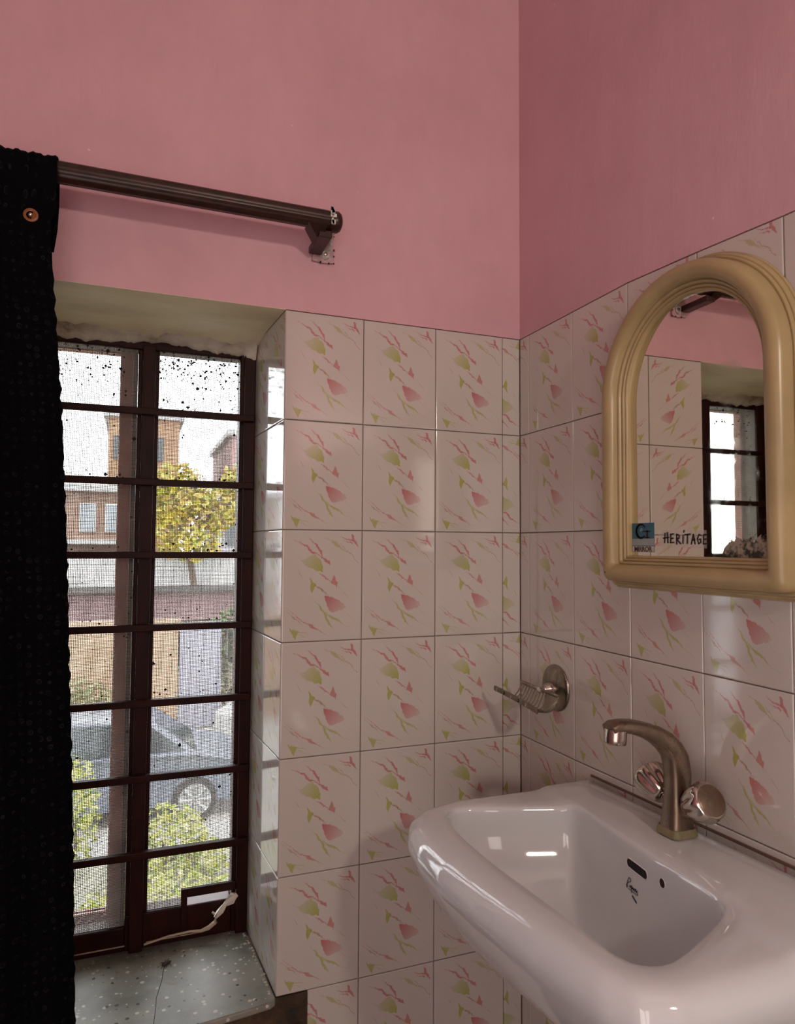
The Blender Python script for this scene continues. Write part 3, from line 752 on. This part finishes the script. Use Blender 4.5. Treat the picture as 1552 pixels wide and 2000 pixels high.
# scrawled word HERITAGE on a strip of tape
GX = -.0110
obj('tape', flat([(-.412, -.0025), (-.504, -.0045), (-.504, -.0295), (-.412, -.0270)], GX, .0002), None or (lambda: (lambda q: (q.base((.80, .76, .72)), q.set(.25), setattr(q.b.inputs['Alpha'], 'default_value', .13), q.m)[-1])(N('clear_tape')))(), mir)
LET = {'H': [[(0, 0), (.12, 1.02)], [(-.22, .48), (.80, .56)], [(.62, -.02), (.56, 1.08)]],
       'E': [[(.62, .95), (.06, .90), (.08, .45), (.55, .50)], [(.08, .45), (.02, .02), (.66, .06)]],
       'R': [[(.12, -.10), (.14, .92), (.62, .80), (.55, .50), (.10, .44), (.85, -.06)]],
       'i': [[(.15, 0), (.22, .85)], [(.30, 1.15), (.38, 1.32)]],
       'T': [[(-.15, .88), (.85, .96)], [(.35, .92), (.30, .0)]],
       'A': [[(-.05, -.05), (.34, .95), (.62, -.02)], [(.08, .35), (.62, .40)]],
       'G': [[(.72, .82), (.36, .92), (.05, .50), (.28, .02), (.66, .16), (.62, .48), (.36, .44)]]}
m = M(); py = -.4240; s_ = .0140; x_ = 0
for ch, adv in zip('HERiTAGE', (.92, .86, .92, .52, .86, .80, .86, .8)):
    for st_ in LET[ch]:
        ribbon(m, [(py-(x_+a*.82)*s_*.92, -.0215-.0022*x_/6+b*s_) for a, b in st_], .0019, GX-.0002)
    x_ += adv
obj('handwriting', m, simple('dark_marker', (.012, .004, .008), .5), mir)
for (y, z) in ((-.3235, -.068), (-.6315, -.050), (-.6315, .08)):
    m = M(); m.lathe((-.0396, y, z), (-1, 0, 0), [(-.006, .0016), (.0002, .0014), (.0003, .0004)], 8)
    obj('screw_hole', m, simple('rust_spot', (.07, .035, .015), .8), mir)

# ------------------------------------------------------------------ wash basin
def basin_z(y): return -.4189 + .030*(-y-.23)
CX, CY = -.215, -.49
OUT = [(-.0025, -.229), (-.14, -.227), (-.262, -.225), (-.318, -.243), (-.350, -.272), (-.366, -.310), (-.373, -.364), (-.374, -.43), (-.369, -.49), (-.363, -.55), (-.357, -.607), (-.349, -.662), (-.341, -.705), (-.326, -.737), (-.293, -.752), (-.166, -.755), (-.0025, -.757)]
INN = [(-.1085, -.372), (-.1080, -.345), (-.1125, -.330), (-.136, -.319), (-.195, -.299), (-.250, -.276), (-.279, -.272), (-.298, -.290), (-.309, -.330), (-.314, -.38), (-.314, -.443), (-.311, -.50), (-.309, -.553), (-.307, -.60), (-.307, -.644), (-.306, -.678), (-.296, -.700), (-.272, -.708), (-.238, -.698), (-.165, -.665), (-.142, -.650), (-.136, -.630), (-.130, -.552), (-.119, -.45)]
def radial(poly, k, n):
    a = 2*PI*k/n; dx, dy = math.cos(a), math.sin(a); best = None
    for i in range(len(poly)):
        (x1, y1), (x2, y2) = poly[i], poly[(i+1) % len(poly)]
        ex, ey = x2-x1, y2-y1; det = dx*(-ey)+ex*dy
        if abs(det) < 1e-12: continue
        rx, ry = x1-CX, y1-CY
        t = (rx*(-ey)+ex*ry)/det; s_ = (dx*ry-dy*rx)/det
        if t > 0 and -1e-9 <= s_ <= 1+1e-9: best = t if best is None else max(best, t)
    return best
def chaikin(P, it=2):
    for _ in range(it):
        Q = []
        for i in range(len(P)):
            a, b = P[i], P[(i+1) % len(P)]
            Q += [(a[0]*.75+b[0]*.25, a[1]*.75+b[1]*.25), (a[0]*.25+b[0]*.75, a[1]*.25+b[1]*.75)]
        P = Q
    return P
def xback(y): return -.1085 - .095*(-y-.365)
def basin_mesh():
    n = 224; RO = []; RI = []; INs = chaikin(INN, 1)
    for k in range(n): RO.append(radial(OUT, k, n)); RI.append(radial(INs, k, n))
    def sm(a, b, x): t = min(1, max(0, (x-a)/(b-a))); return t*t*(3-2*t)
    rings = []
    def P(k, r): a = 2*PI*k/n; return CX+math.cos(a)*r, CY+math.sin(a)*r
    # underside, from the bottom up
    for (dz, sx, sy, grow) in ((-.225, .38, .28, 0), (-.218, .48, .38, 0), (-.198, .60, .52, 0), (-.175, .705, .65, 0), (-.150, .80, .765, 0), (-.125, .875, .855, 0), (-.100, .930, .922, 0), (-.075, .968, .965, 0), (-.055, .988, .988, .003), (-.040, 1, 1, .0045), (-.028, 1, 1, .0040), (-.019, 1, 1, .0020), (-.012, 1, 1, -.0016), (-.007, 1, 1, -.0065), (-.0035, 1, 1, -.0125), (-.0018, 1, 1, -.019)):
        ring = []
        for k in range(n):
            x, y = P(k, RO[k]+grow)
            x = x*sx if x < -.01 else x; y = -.49+(y+.49)*sy
            x = min(x, -.0015)
            deck = 1-(1-sm(xback(y)-.022, xback(y)+.002, x))*sm(-.050, -.006, dz)
            # side rims sit a little lower than the tap deck
            ring.append((x, y, basin_z(y)+dz-(1-deck)*.0050))
        rings.append(ring)
    for t in (.35, .7):
        ring = []
        for k in range(n):
            r = (RO[k]-.019)*(1-t)+(RI[k]+.0075)*t; x, y = P(k, r); x = min(x, -.0015)
            ring.append((x, y, basin_z(y)-.0004-(1-sm(xback(y)-.022, xback(y)+.002, x))*.0050-.0012*t))
        rings.append(ring)
    def zin(x, y, r):
        z2 = -.142*math.sqrt(max(0, 1-r**2.4))
        xb = -.1085 - .095*(-y-.365); d = xb-x
        z1 = -max(0, d)*7.5
        if y < -.30: 
            k = .003; h = max(0, min(1, .5+.5*(z1-z2)/k)); z = z2*(1-h)+z1*h + k*h*(1-h)
        else: z = z2
        return z
    for off, dz in ((.0055, -.0006), (.0032, -.0018), (.0012, -.0042), (0, -.0080)):
        ring = []
        for k in range(n):
            x, y = P(k, RI[k]+off); ring.append((x, y, basin_z(y)+dz-.0015-(1-sm(xback(y)-.022, xback(y)+.002, x))*.0050))
        rings.append(ring)
    rs = [.9985, .996, .992, .984, .975, .965, .955, .945, .935, .925, .915, .905, .895, .885, .87, .855, .84, .82, .80, .775, .75, .72, .69, .65, .61, .56, .51, .46, .40, .34, .28, .22, .17, .13, .10]
    for r in rs:
        ring = []
        for k in range(n):
            x, y = P(k, RI[k]*r); ring.append((x, y, basin_z(y) - .0130 + zin(x, y, r)))
        rings.append(ring)
    m = M(); m.loft(rings, True, True); return m
bas = thing('wash_basin', 'white ceramic wash basin fixed to the right tiled wall', 'basin', (0, -.49, basin_z(-.49)))
me_ = mesh('bowl', basin_mesh(), CERAM, True, 65)
bowl = obj('bowl', me_, None, bas)
bvb = BVHTree.FromPolygons([v.co for v in me_.vertices], [p.vertices[:] for p in me_.polygons])
# drain
m = M(); zf = basin_z(CY)-.154
m.lathe((CX, CY, zf), (0, 0, 1), [(-.002, .024), (.002, .024), (.0035, .021), (.001, .018), (-.002, .012)], 24); obj('drain', m, CHROME, bas, smooth=True)
def on_back(y, z):
    h = bvb.ray_cast(Vector((-.25, y, z)), Vector((1, 0, 0))); return h[0], h[1]
def wallpt(y, z, off=.0006):
    p, nn = on_back(y, z); 
    if nn.x > 0: nn = -nn
    return p + nn*off
def stad(cy_, cz_, hl, hr, tilt, k=20):
    out = []
    for i in range(k):
        a = 2*PI*i/k; yy = (hl if math.cos(a) >= 0 else -hl)*(1 if abs(math.cos(a)) > 1e-6 else 0)+hr*math.cos(a); zz = hr*math.sin(a)
        out.append((cy_+yy*math.cos(tilt)-zz*math.sin(tilt), cz_+yy*math.sin(tilt)+zz*math.cos(tilt)))
    return out
def inset(name, cy_, cz_, hl, hr, mat_, lip=.0016):
    m = M(); P = stad(cy_, cz_, hl, hr, 0)
    a = [wallpt(y, z, .0002) for y, z in stad(cy_, cz_, hl, hr+lip, 0)]; b = [wallpt(y, z, .0010) for y, z in stad(cy_, cz_, hl, hr+lip*.5, 0)]; c = [wallpt(y, z, .0004) for y, z in P]
    m.loft([a, b, c], False, False); rim = obj(name, m, CERAM, bas, smooth=True)
    m = M(); m.poly([wallpt(y, z, .0005) for y, z in P], (.0003, 0, 0)); obj('hole', m, mat_, rim)
inset('overflow_slot', -.4925, -.4425, .0165, .0052, BLACK)
inset('chain_hole', -.5440, -.4370, .0, .0052, simple('rusty_hole', (.035, .014, .008), .8), .001)
# maker's script under the slot
m = M()
def script(pts, w):
    for a, b in zip(pts, pts[1:]):
        A, B = wallpt(a[0], a[1], .0007), wallpt(b[0], b[1], .0007); m.tube([A, B], w/2, 5)
y0, z0 = -.4750, -.4640
script([(y0-.002, z0-.008), (y0, z0-.004), (y0-.0025, z0+.004), (y0-.006, z0+.004), (y0-.007, z0), (y0-.003, z0-.0015), (y0+.001, z0-.006), (y0-.001, z0-.0095)], .0009)
sc_ = [(y0-.006-.00145*i, z0-.0055+(.0018 if i % 2 else -.0012)+(.001 if i in (3, 9) else 0)) for i in range(13)]
script(sc_, .0009); script([(y0-.004, z0-.009), (y0-.024, z0-.0088)], .0007); script([(sc_[-1]), (y0-.0245, z0-.0088)], .0007)
script([(y0-.010, z0-.006), (y0-.0115, z0-.011)], .0008)
obj('maker_script', m, INK, bas)
m = M(); m.poly([wallpt(y, z, .0006) for y, z in ((y0-.0135, z0-.0125), (y0-.0245, z0-.0165), (y0-.0245, z0-.0185), (y0-.0135, z0-.0145))], (.0003, 0, 0)); obj('maker_mark', m, INK, bas)
# sealing bead where the basin meets the tiles
m = M(); m.tube([(-.0012, y, basin_z(y)+.0004) for y in (-.231, -.35, -.5, -.65, -.756)], [(.0016, .0022)]*5, 8)
obj('sealant', m, simple('brown_sealant', (.12, .07, .045), .6), bas, smooth=True)

# ------------------------------------------------------------------ mixer tap on the basin deck
TY = -.4855; TZ = basin_z(TY)
tap = thing('mixer_tap', 'tarnished metal mixer tap standing on the basin deck', 'tap', (-.05, TY, TZ))
def sq(cx_, cz_, tx, tz, hw, ht, n=28, p=3.2):
    """rounded-rectangle section; (tx,tz): path tangent in the x-z plane; hw: half width in y; ht: half thickness"""
    L = math.hypot(tx, tz); tx /= L; tz /= L; out = []
    for k in range(n):
        a = 2*PI*k/n; c, s_ = math.cos(a), math.sin(a)
        u_ = math.copysign(abs(c)**(2/p), c)*hw; v_ = math.copysign(abs(s_)**(2/p), s_)*ht
        out.append((cx_ - tz*v_, TY+u_, cz_ + tx*v_))
    return out
m = M(); B = TZ+.001
m.loft([sq(-.052, B, 0, 1, .0205, .0215, p=5), sq(-.052, B+.005, 0, 1, .0200, .0210, p=5), sq(-.052, B+.010, 0, 1, .0182, .0195, p=4.5)], True, True)
obj('base_flange', m, SCALE_, tap, smooth=True, angle=50)
m = M()
secs = [(-.0520, B+.009, 0, 1, .0180, .0192), (-.0515, B+.025, 0, 1, .0165, .0178), (-.0505, B+.046, .0, 1, .0145, .0165), (-.0500, B+.062, 0, 1, .0138, .0165), (-.0500, B+.080, -.06, 1, .0138, .0170),
        (-.0530, B+.098, -.35, 1, .0138, .0165), (-.0600, B+.1115, -.9, 1, .0138, .0150), (-.0720, B+.1235, -1, .75, .0145, .0140), (-.0880, B+.1335, -1, .5, .0140, .0120), (-.1060, B+.1410, -1, .32, .0135, .0104), (-.1250, B+.1465, -1, .20, .0130, .0092), (-.1400, B+.1490, -1, .08, .0130, .0082), (-.1545, B+.1490, -1, -.02, .0132, .0075), (-.1610, B+.1470, -1, -.3, .0125, .0055)]
m.loft([sq(*s_) for s_ in secs]); obj('spout', m, BRASS, tap, smooth=True, angle=60)
m = M(); m.lathe((-.1500, TY, B+.1455), (-.10, 0, -1), [(-.002, .0100), (0, .0142), (.010, .0146), (.0165, .0146), (.018, .0138), (.018, .0118), (.0172, .011)], 28); obj('aerator', m, CHROME, tap, smooth=True)
def handle(sy):
    ax = Vector((-.02, sy*.86, .50)).normalized(); o_ = Vector((-.050, TY+sy*.0085, B+.0330))
    m = M(); m.lathe(o_, ax, [(-.004, .0125), (.006, .0120), (.009, .0100), (.0155, .0088), (.016, .0070), (.024, .0070)], 24)
    v = obj('valve_neck', m, BRASS if sy < 0 else CHROME, tap, smooth=True)
    def flute(u_, h): 
        k = max(0, min(1, (h-.018)/.010)) * (1 if h < .050 else max(0, 1-(h-.050)/.007)*.9+.1)
        return 1 - .14*k*(.5-.5*math.cos(2*PI*8*u_))**1.5
    prof = [(.0165, .0095), (.0175, .0150), (.021, .0180), (.028, .0208), (.036, .0238), (.045, .0258), (.0505, .0260), (.055, .0246), (.0580, .0222), (.0590, .0205)]
    m = M(); m.lathe(o_, ax, prof, 96, flute); h = obj('handle', m, CHROME, v, smooth=True, angle=55)
    m = M(); m.lathe(o_, ax, [(.057, .0200), (.0596, .0195), (.0606, .0150), (.0608, .0015)], 40)
    m.v = m.v; c = obj('handle_cap', m, BRASS, v, smooth=True)
handle(1); handle(-1)

# ------------------------------------------------------------------ soap dish
sd = thing('soap_dish', 'tarnished metal slotted soap dish on the right tiled wall', 'soap dish', (0, -.127, -.29))
FC = Vector((0, -.127, -.290))
m = M(); m.lathe(FC+Vector((-.0002, 0, 0)), (-1, 0, 0), [(0, .0425), (.0025, .0425), (.0045, .0400), (.0065, .0330), (.0085, .0220), (.0095, .0120), (.0095, .001)], 56); obj('wall_flange', m, STEEL, sd, smooth=True, angle=60)
m = M(); m.lathe(FC+Vector((-.0085, 0, -.002)), (-1, 0, 0), [(0, .0135), (.006, .0135), (.012, .0118), (.018, .0085), (.024, .0062), (.030, .0060)], 28); obj('stem', m, CHROME, sd, smooth=True)
YA, YZ = -.062, -.186
def rail_o(t): return Vector((-.094+.016*t, YA+(YZ-YA)*t, -.2965-.012*t-.006*t*t))
def rail_i(t): return Vector((-.037+.002*t, YA+(YZ-YA)*t, -.2885-.004*t))
m = M()
m.tube([rail_o(t/12) for t in range(13)], [(.0022, .0052)]*13, 10); m.tube([rail_i(t/12) for t in range(13)], [(.0020, .0040)]*13, 10)
obj('rail', m, STEEL, sd, smooth=True)
for i in range(9):
    t = .05+.075*i; A, Bp = rail_o(t), rail_i(t); pth = []
    for k in range(9):
        q = k/8; p = A.lerp(Bp, q); p.z -= .020*math.sin(PI*q) ; p.y -= .008*math.sin(PI*q); pth.append(p)
    m = M(); m.tube(pth, [(.0019, .0010)]*9, 6); obj('rib', m, STEEL, sd, smooth=True)
m = M(); rows = []
for j in range(8):
    t = .72+.28*j/7; A, Bp = rail_o(t), rail_i(t); row = []
    for k in range(13):
        q = k/12; p = A.lerp(Bp, q); p.z -= .017*math.sin(PI*q)*(1-.5*(j/7)**2); p.y -= .010*math.sin(PI*q); row.append(p)
    rows.append(row)
m.loft([r + [p+Vector((0, 0, -.0018)) for p in reversed(r)] for r in rows]); obj('solid_end', m, STEEL, sd, smooth=True)
for k in range(5):
    p = rail_o(.08+.17*k); m = M(); m.lathe(p+Vector((-.0019, 0, 0)), (-1, 0, .1), [(0, .0034), (.0008, .0026), (.0002, .0014)], 10); obj('boss', m, BLACK if k % 2 else CHROME, sd, smooth=True)

# ------------------------------------------------------------------ outside
GZ = -4.0
_simple, _leafm = simple, m_leaf
OA = .34
def simple(name, col, *a, **k): return _simple(name, tuple(c*OA for c in col), *a, **k)
def m_leaf(name, *cs): return _leafm(name, *[tuple(c*OA*1.2 for c in q) for q in cs])
ROAD = simple('street_concrete', (.80, .78, .72), .9, scale=.8); SOIL = simple('yard_grass', (.55, .54, .38), .9, var=.4, scale=3)
m = M(); m.box(-14, 14, 8.2, 14.4, GZ-.3, GZ); structure(obj('street', m, ROAD), 'pale street below the window')
m = M(); m.box(-14, 14, .7, 8.2, GZ-.3, GZ+.02); structure(obj('yard_ground', m, SOIL), 'green yard below the window')
m = M(); m.box(-14, 14, 14.4, 60, GZ-.3, GZ+.01); structure(obj('far_ground', m, ROAD), 'pale ground beyond the street')
rl = random.Random(21)
def leaves(m, c, R, n, s, flat=1.0):
    for _ in range(n):
        while True:
            p = Vector((rl.uniform(-1, 1), rl.uniform(-1, 1), rl.uniform(-1, 1)))
            if .15 < p.length < 1: break
        p = Vector((c[0]+p.x*R[0], c[1]+p.y*R[1], c[2]+p.z*R[2]))
        a = Vector((rl.gauss(0, 1), rl.gauss(0, 1), rl.gauss(0, .5)*flat)).normalized(); b = a.cross(Vector((rl.gauss(0, 1), rl.gauss(0, 1), rl.gauss(0, 1)))).normalized()
        q = s*rl.uniform(.6, 1.3); m.add([p-a*q, p+b*q*.45, p+a*q, p-b*q*.45], [(0, 1, 2, 3)])
LG = m_leaf('yellow_green_leaves', (.30, .36, .03), (.75, .62, .05), (.85, .48, .08))
LG2 = m_leaf('bright_bush_leaves', (.26, .40, .03), (.60, .62, .06), (.85, .80, .30))
LG3 = m_leaf('dry_shrub_leaves', (.30, .32, .12), (.50, .45, .22), (.20, .28, .10))
BARK = simple('bark', (.14, .10, .07), .9)
def plant(name, label, cat, base, blobs, mat_, s, trunk=.05, group=None):
    t = thing(name, label, cat, base, group); b = Vector(base)
    top = Vector(blobs[0][0])
    m = M(); m.tube([b, b.lerp(top, .5)+Vector((.04, .03, 0)), top], [trunk, trunk*.8, trunk*.4], 8)
    for bl in blobs[1:]:
        m.tube([b.lerp(top, .45), Vector(bl[0])], [trunk*.5, trunk*.2], 6)
    obj('trunk', m, BARK, t, smooth=True)
    m = M()
    for c_, R, n in blobs: leaves(m, c_, R, n, s)
    obj('foliage', m, mat_, t, kind='stuff')
plant('flowering_bush', 'yellow-green bush in the yard in front of the car wheel', 'bush', (-.35, 7.6, GZ+.02), [((-.35, 7.6, -3.55), (.55, .4, .42), 900), ((.10, 7.5, -3.75), (.35, .35, .22), 350)], LG2, .05, .03)
plant('low_shrub', 'low green shrub directly below the window', 'bush', (-.45, 6.2, GZ+.02), [((-.45, 6.2, -3.6), (.8, .3, .28), 700)], LG2, .05, .03)
plant('pale_shrub', 'pale dry shrub against the orange boundary wall', 'bush', (-1.75, 13.7, GZ+.01), [((-1.75, 13.7, -3.25), (.75, .4, .65), 900)], LG3, .07, .04)
plant('yard_shrub', 'leafy green shrub left of the parked car', 'bush', (-1.35, 7.9, GZ+.02), [((-1.35, 7.9, -3.2), (.30, .35, .70), 600)], LG2, .05, .03)
plant('yellow_tree', 'yellow-leaved tree over the house terrace opposite', 'tree', (.6, 15.9, -1.0), [((.15, 15.9, 1.15), (.75, .7, .80), 1300), ((1.05, 15.9, .85), (.65, .6, .55), 800), ((1.5, 15.9, 1.5), (.35, .4, .45), 300), ((.45, 15.9, .15), (.85, .6, .6), 800)], LG, .10, .08)

# parked car on the street
car = thing('parked_car', 'silver-blue car parked on the street behind the bush', 'car', (-1.0, 10.0, GZ))
CP = simple('silver_blue_paint', (.36, .40, .50), .25, metal=.4, var=.03); TYRE = simple('tyre_rubber', (.02, .02, .02), .8); ALLOY = simple('alloy', (.70, .72, .72), .3, metal=.5)
CGL = simple('dark_glazing', (.04, .06, .07), .1)
prof_body = [(.98, .28), (1.02, .50), (.98, .68), (.70, .82), (.25, .92), (.15, .95), (-2.85, .98), (-3.02, .90), (-3.05, .45), (-3.0, .26)]
def side_ring(y, inset_): return [(x*(1-inset_*.0)-(inset_ if x > 0 else -inset_)*.6, y, GZ+z-(inset_*.25 if z > .5 else 0)) for x, z in prof_body]
m = M(); m.loft([side_ring(9.30, .06), side_ring(9.24, .0), side_ring(9.6, -.02), side_ring(10.5, -.02), side_ring(10.86, 0), side_ring(10.82, .06)])
obj('body', m, CP, car, smooth=True, angle=30)
cab = [(.20, .93), (-.45, 1.40), (-1.9, 1.50), (-2.55, 1.38), (-2.92, .96)]
m = M(); m.loft([[(x, 9.34+(z-.93)*.25, GZ+z) for x, z in cab], [(x, 9.5+(z-.93)*.25, GZ+z+(.03 if z > 1.2 else 0)) for x, z in cab], [(x, 10.6-(z-.93)*.25, GZ+z+(.03 if z > 1.2 else 0)) for x, z in cab], [(x, 10.76-(z-.93)*.25, GZ+z) for x, z in cab]])
obj('cabin', m, CP, car, smooth=True, angle=30)
for q in ([(.02, .99), (-.48, 1.36), (-.92, 1.40), (-.92, .99)], [(-1.0, .99), (-1.0, 1.41), (-1.85, 1.44), (-1.85, .99)], [(-1.93, .99), (-1.93, 1.43), (-2.45, 1.33), (-2.70, 1.0)]):
    m = M(); m.poly([(x, 9.325+(z-.93)*.25, GZ+z) for x, z in q], (0, .01, 0)); obj('side_window', m, CGL, car)
m = M(); m.poly([(.17, 9.45, GZ+.965), (.17, 10.65, GZ+.965), (-.40, 10.52, GZ+1.385), (-.40, 9.58, GZ+1.385)], (.012, 0, .012)); obj('windscreen', m, CGL, car)
for wx in (.15, -2.35):
    for wy, sg in ((9.235, 1), (10.70, -1)):
        c0 = Vector((wx, wy, GZ+.31)); wh = thing('wheel', None, None, tuple(c0)); del_ = None
        put_loc = wh; wh.parent = car; wh.matrix_parent_inverse = WORLD[car.name].inverted()
        WORLD[wh.name] = Matrix.Translation(c0)
        m = M(); m.lathe(c0, (0, 1, 0), [(0, .22), (0, .30), (.03, .31), (.14, .31), (.17, .29), (.17, .22)], 32); obj('tyre', m, TYRE, wh, smooth=True)
        m = M(); m.lathe(c0+Vector((0, -.004, 0)), (0, 1, 0), [(0, .205), (0, .228), (.015, .228), (.015, .205)], 32)
        m.lathe(c0+Vector((0, -.008, 0)), (0, 1, 0), [(0, .001), (0, .055), (.02, .06)], 16)
        for k in range(8):
            a = 2*PI*k/8; d_ = Vector((math.cos(a), 0, math.sin(a))); m.tube([c0+d_*.04, c0+d_*.215], [.020, .042], 6)
        obj('rim', m, ALLOY, wh, smooth=True)
m = M(); m.box(.78, .97, 9.33, 9.62, GZ+.60, GZ+.72); obj('headlight', m, simple('lamp_lens', (.8, .82, .8), .1), car, bevel=.02)

# opposite boundary wall with gate, white post and parked white scooter cover
OR = simple('ochre_render', (.66, .42, .27), .9, var=.2, scale=2)
m = M(); m.box(-6, .18, 14.4, 14.6, GZ, -1.75); m.box(-6, .22, 14.36, 14.64, -1.75, -1.62)
tag(obj('boundary_wall', m, OR, bevel=.01), 'ochre boundary wall across the street', 'wall')
gt = thing('metal_gate', 'pale lilac sheet-metal gate beside the ochre wall', 'gate', (.65, 14.5, GZ))
GM = simple('lilac_paint', (.50, .50, .62), .5)
m = M(); m.box(.22, .28, 14.42, 14.50, GZ+.05, -1.75); m.box(1.02, 1.08, 14.42, 14.50, GZ+.05, -1.75); m.box(.22, 1.08, 14.42, 14.50, -1.82, -1.75); m.box(.22, 1.08, 14.42, 14.50, GZ+.05, GZ+.12); obj('gate_frame', m, GM, gt)
for k in range(5): m = M(); x = .285+.148*k; m.box(x, x+.14, 14.45, 14.47, GZ+.12, -1.82); obj('gate_panel', m, GM, gt)
m2 = M(); m2.box(1.36, 1.50, 14.36, 14.56, GZ, -1.7); tag(obj('gate_post', m2, simple('white_render', (.80, .80, .78), .8)), 'white post right of the lilac gate', 'post')
hd = thing('hedge', 'dark green hedge behind the white post', 'hedge', (2.0, 15.0, GZ)); m = M(); leaves(m, (1.6, 15.1, -2.6), (.9, .3, 1.3), 900, .08); obj('foliage', m, m_leaf('hedge_leaves', (.06, .14, .04), (.14, .22, .08), (.30, .22, .12)), hd, kind='stuff')
m = M(); m.loft([[(1.05+.85*s_*math.cos(a)+.6, 13.2+.5*s_*math.sin(a), GZ+.0+h) for a in [2*PI*k/20 for k in range(20)]] for h, s_ in ((0, .8), (.25, 1), (.6, .95), (.78, .6), (.85, .2))])
tag(obj('covered_scooter', m, simple('white_sheet', (.85, .85, .84), .8), smooth=True), 'white sheet-covered heap before the gate post', 'cover')

# houses across the street
hs = thing('white_house', 'two storey house with white terrace parapet opposite', 'building', (0, 17.5, GZ))
WR = simple('white_wall', (.80, .80, .78), .9, scale=1.5); DK = simple('shade_recess', (.16, .15, .15), .9); PKW = simple('rose_band', (.52, .34, .34), .9, scale=2)
for nm, b, mt in (('wall', (-6, 4, 17.0, 20, GZ, -1.15), simple('beige_wall', (.58, .50, .42), .9, var=.25, scale=1.2)), ('parapet', (-6, 4, 16.6, 16.8, -1.02, -.28), WR), ('terrace_slab', (-6, 4, 16.4, 20, -1.15, -1.02), DK),
                  ('band', (-6, 4, 16.9, 17.0, -1.9, -1.25), PKW), ('awning', (-6, 4, 16.2, 17.0, -2.1, -1.95), WR)):
    m = M(); m.box(*b); obj(nm, m, mt, hs)
for x in (-2.6, -1.5, .2, 1.5):
    m = M(); m.box(x, x+.7, 16.93, 17.0, -3.1, -2.2); fr = obj('window', m, WR, hs); m = M(); m.box(x+.06, x+.64, 16.91, 16.94, -3.04, -2.26); obj('pane', m, CGL, fr)
h2 = thing('brown_house', 'brown upper storey house behind the white parapet', 'building', (-3, 21, GZ))
for nm, b, mt in (('wall', (-8, -.9, 21, 26, GZ, 1.55), simple('brown_render', (.42, .27, .20), .9, var=.3, scale=1.2)), ('roof_slab', (-8.2, -.7, 20.7, 26.2, 1.55, 1.75), WR), ('balcony', (-8, -.9, 20.4, 21, .0, .12), WR)):
    m = M(); m.box(*b); obj(nm, m, mt, h2)
for x in (-3.3, -2.3, -1.6):
    m = M(); m.box(x, x+.45, 20.93, 21.0, .35, 1.2); fr = obj('window', m, WR, h2); m = M(); m.box(x+.05, x+.40, 20.91, 20.94, .4, 1.15); obj('pane', m, simple('pane_blue', (.35, .42, .48), .2), fr)
def block(name, label, b, mat_, wins):
    t = thing(name, label, 'building', ((b[0]+b[1])/2, b[2], GZ)); m = M(); m.box(*b); obj('wall', m, mat_, t)
    m = M(); m.box(b[0]-.2, b[1]+.2, b[2]-.2, b[3]+.2, b[5], b[5]+.25); obj('roof_slab', m, WR, t)
    for (x, z) in wins:
        m = M(); m.box(x, x+.9, b[2]-.08, b[2], z, z+1.0); obj('window', m, CGL, t)
block('rose_block', 'rose and grey tower block above the tree at right', (3.2, 7.5, 30, 38, GZ, 4.9), simple('rose_render', (.50, .30, .28), .9, scale=.6), [(4.4, 3.2), (3.6, 1.6), (5.6, 3.2)])
block('orange_block', 'orange-brown block above the tree at left', (-1.9, .95, 30, 38, GZ, 5.4), simple('orange_render', (.50, .28, .16), .9, var=.3, scale=.6), [(-.6, 3.6), (-1.7, 3.6), (-.4, 2.0)])
block('pale_block', 'pale grey apartment block right of the tree', (1.9, 5, 24, 28, GZ, 1.5), simple('pale_render', (.66, .66, .70), .9, scale=.6), [(2.3, .0), (3.4, .0)])
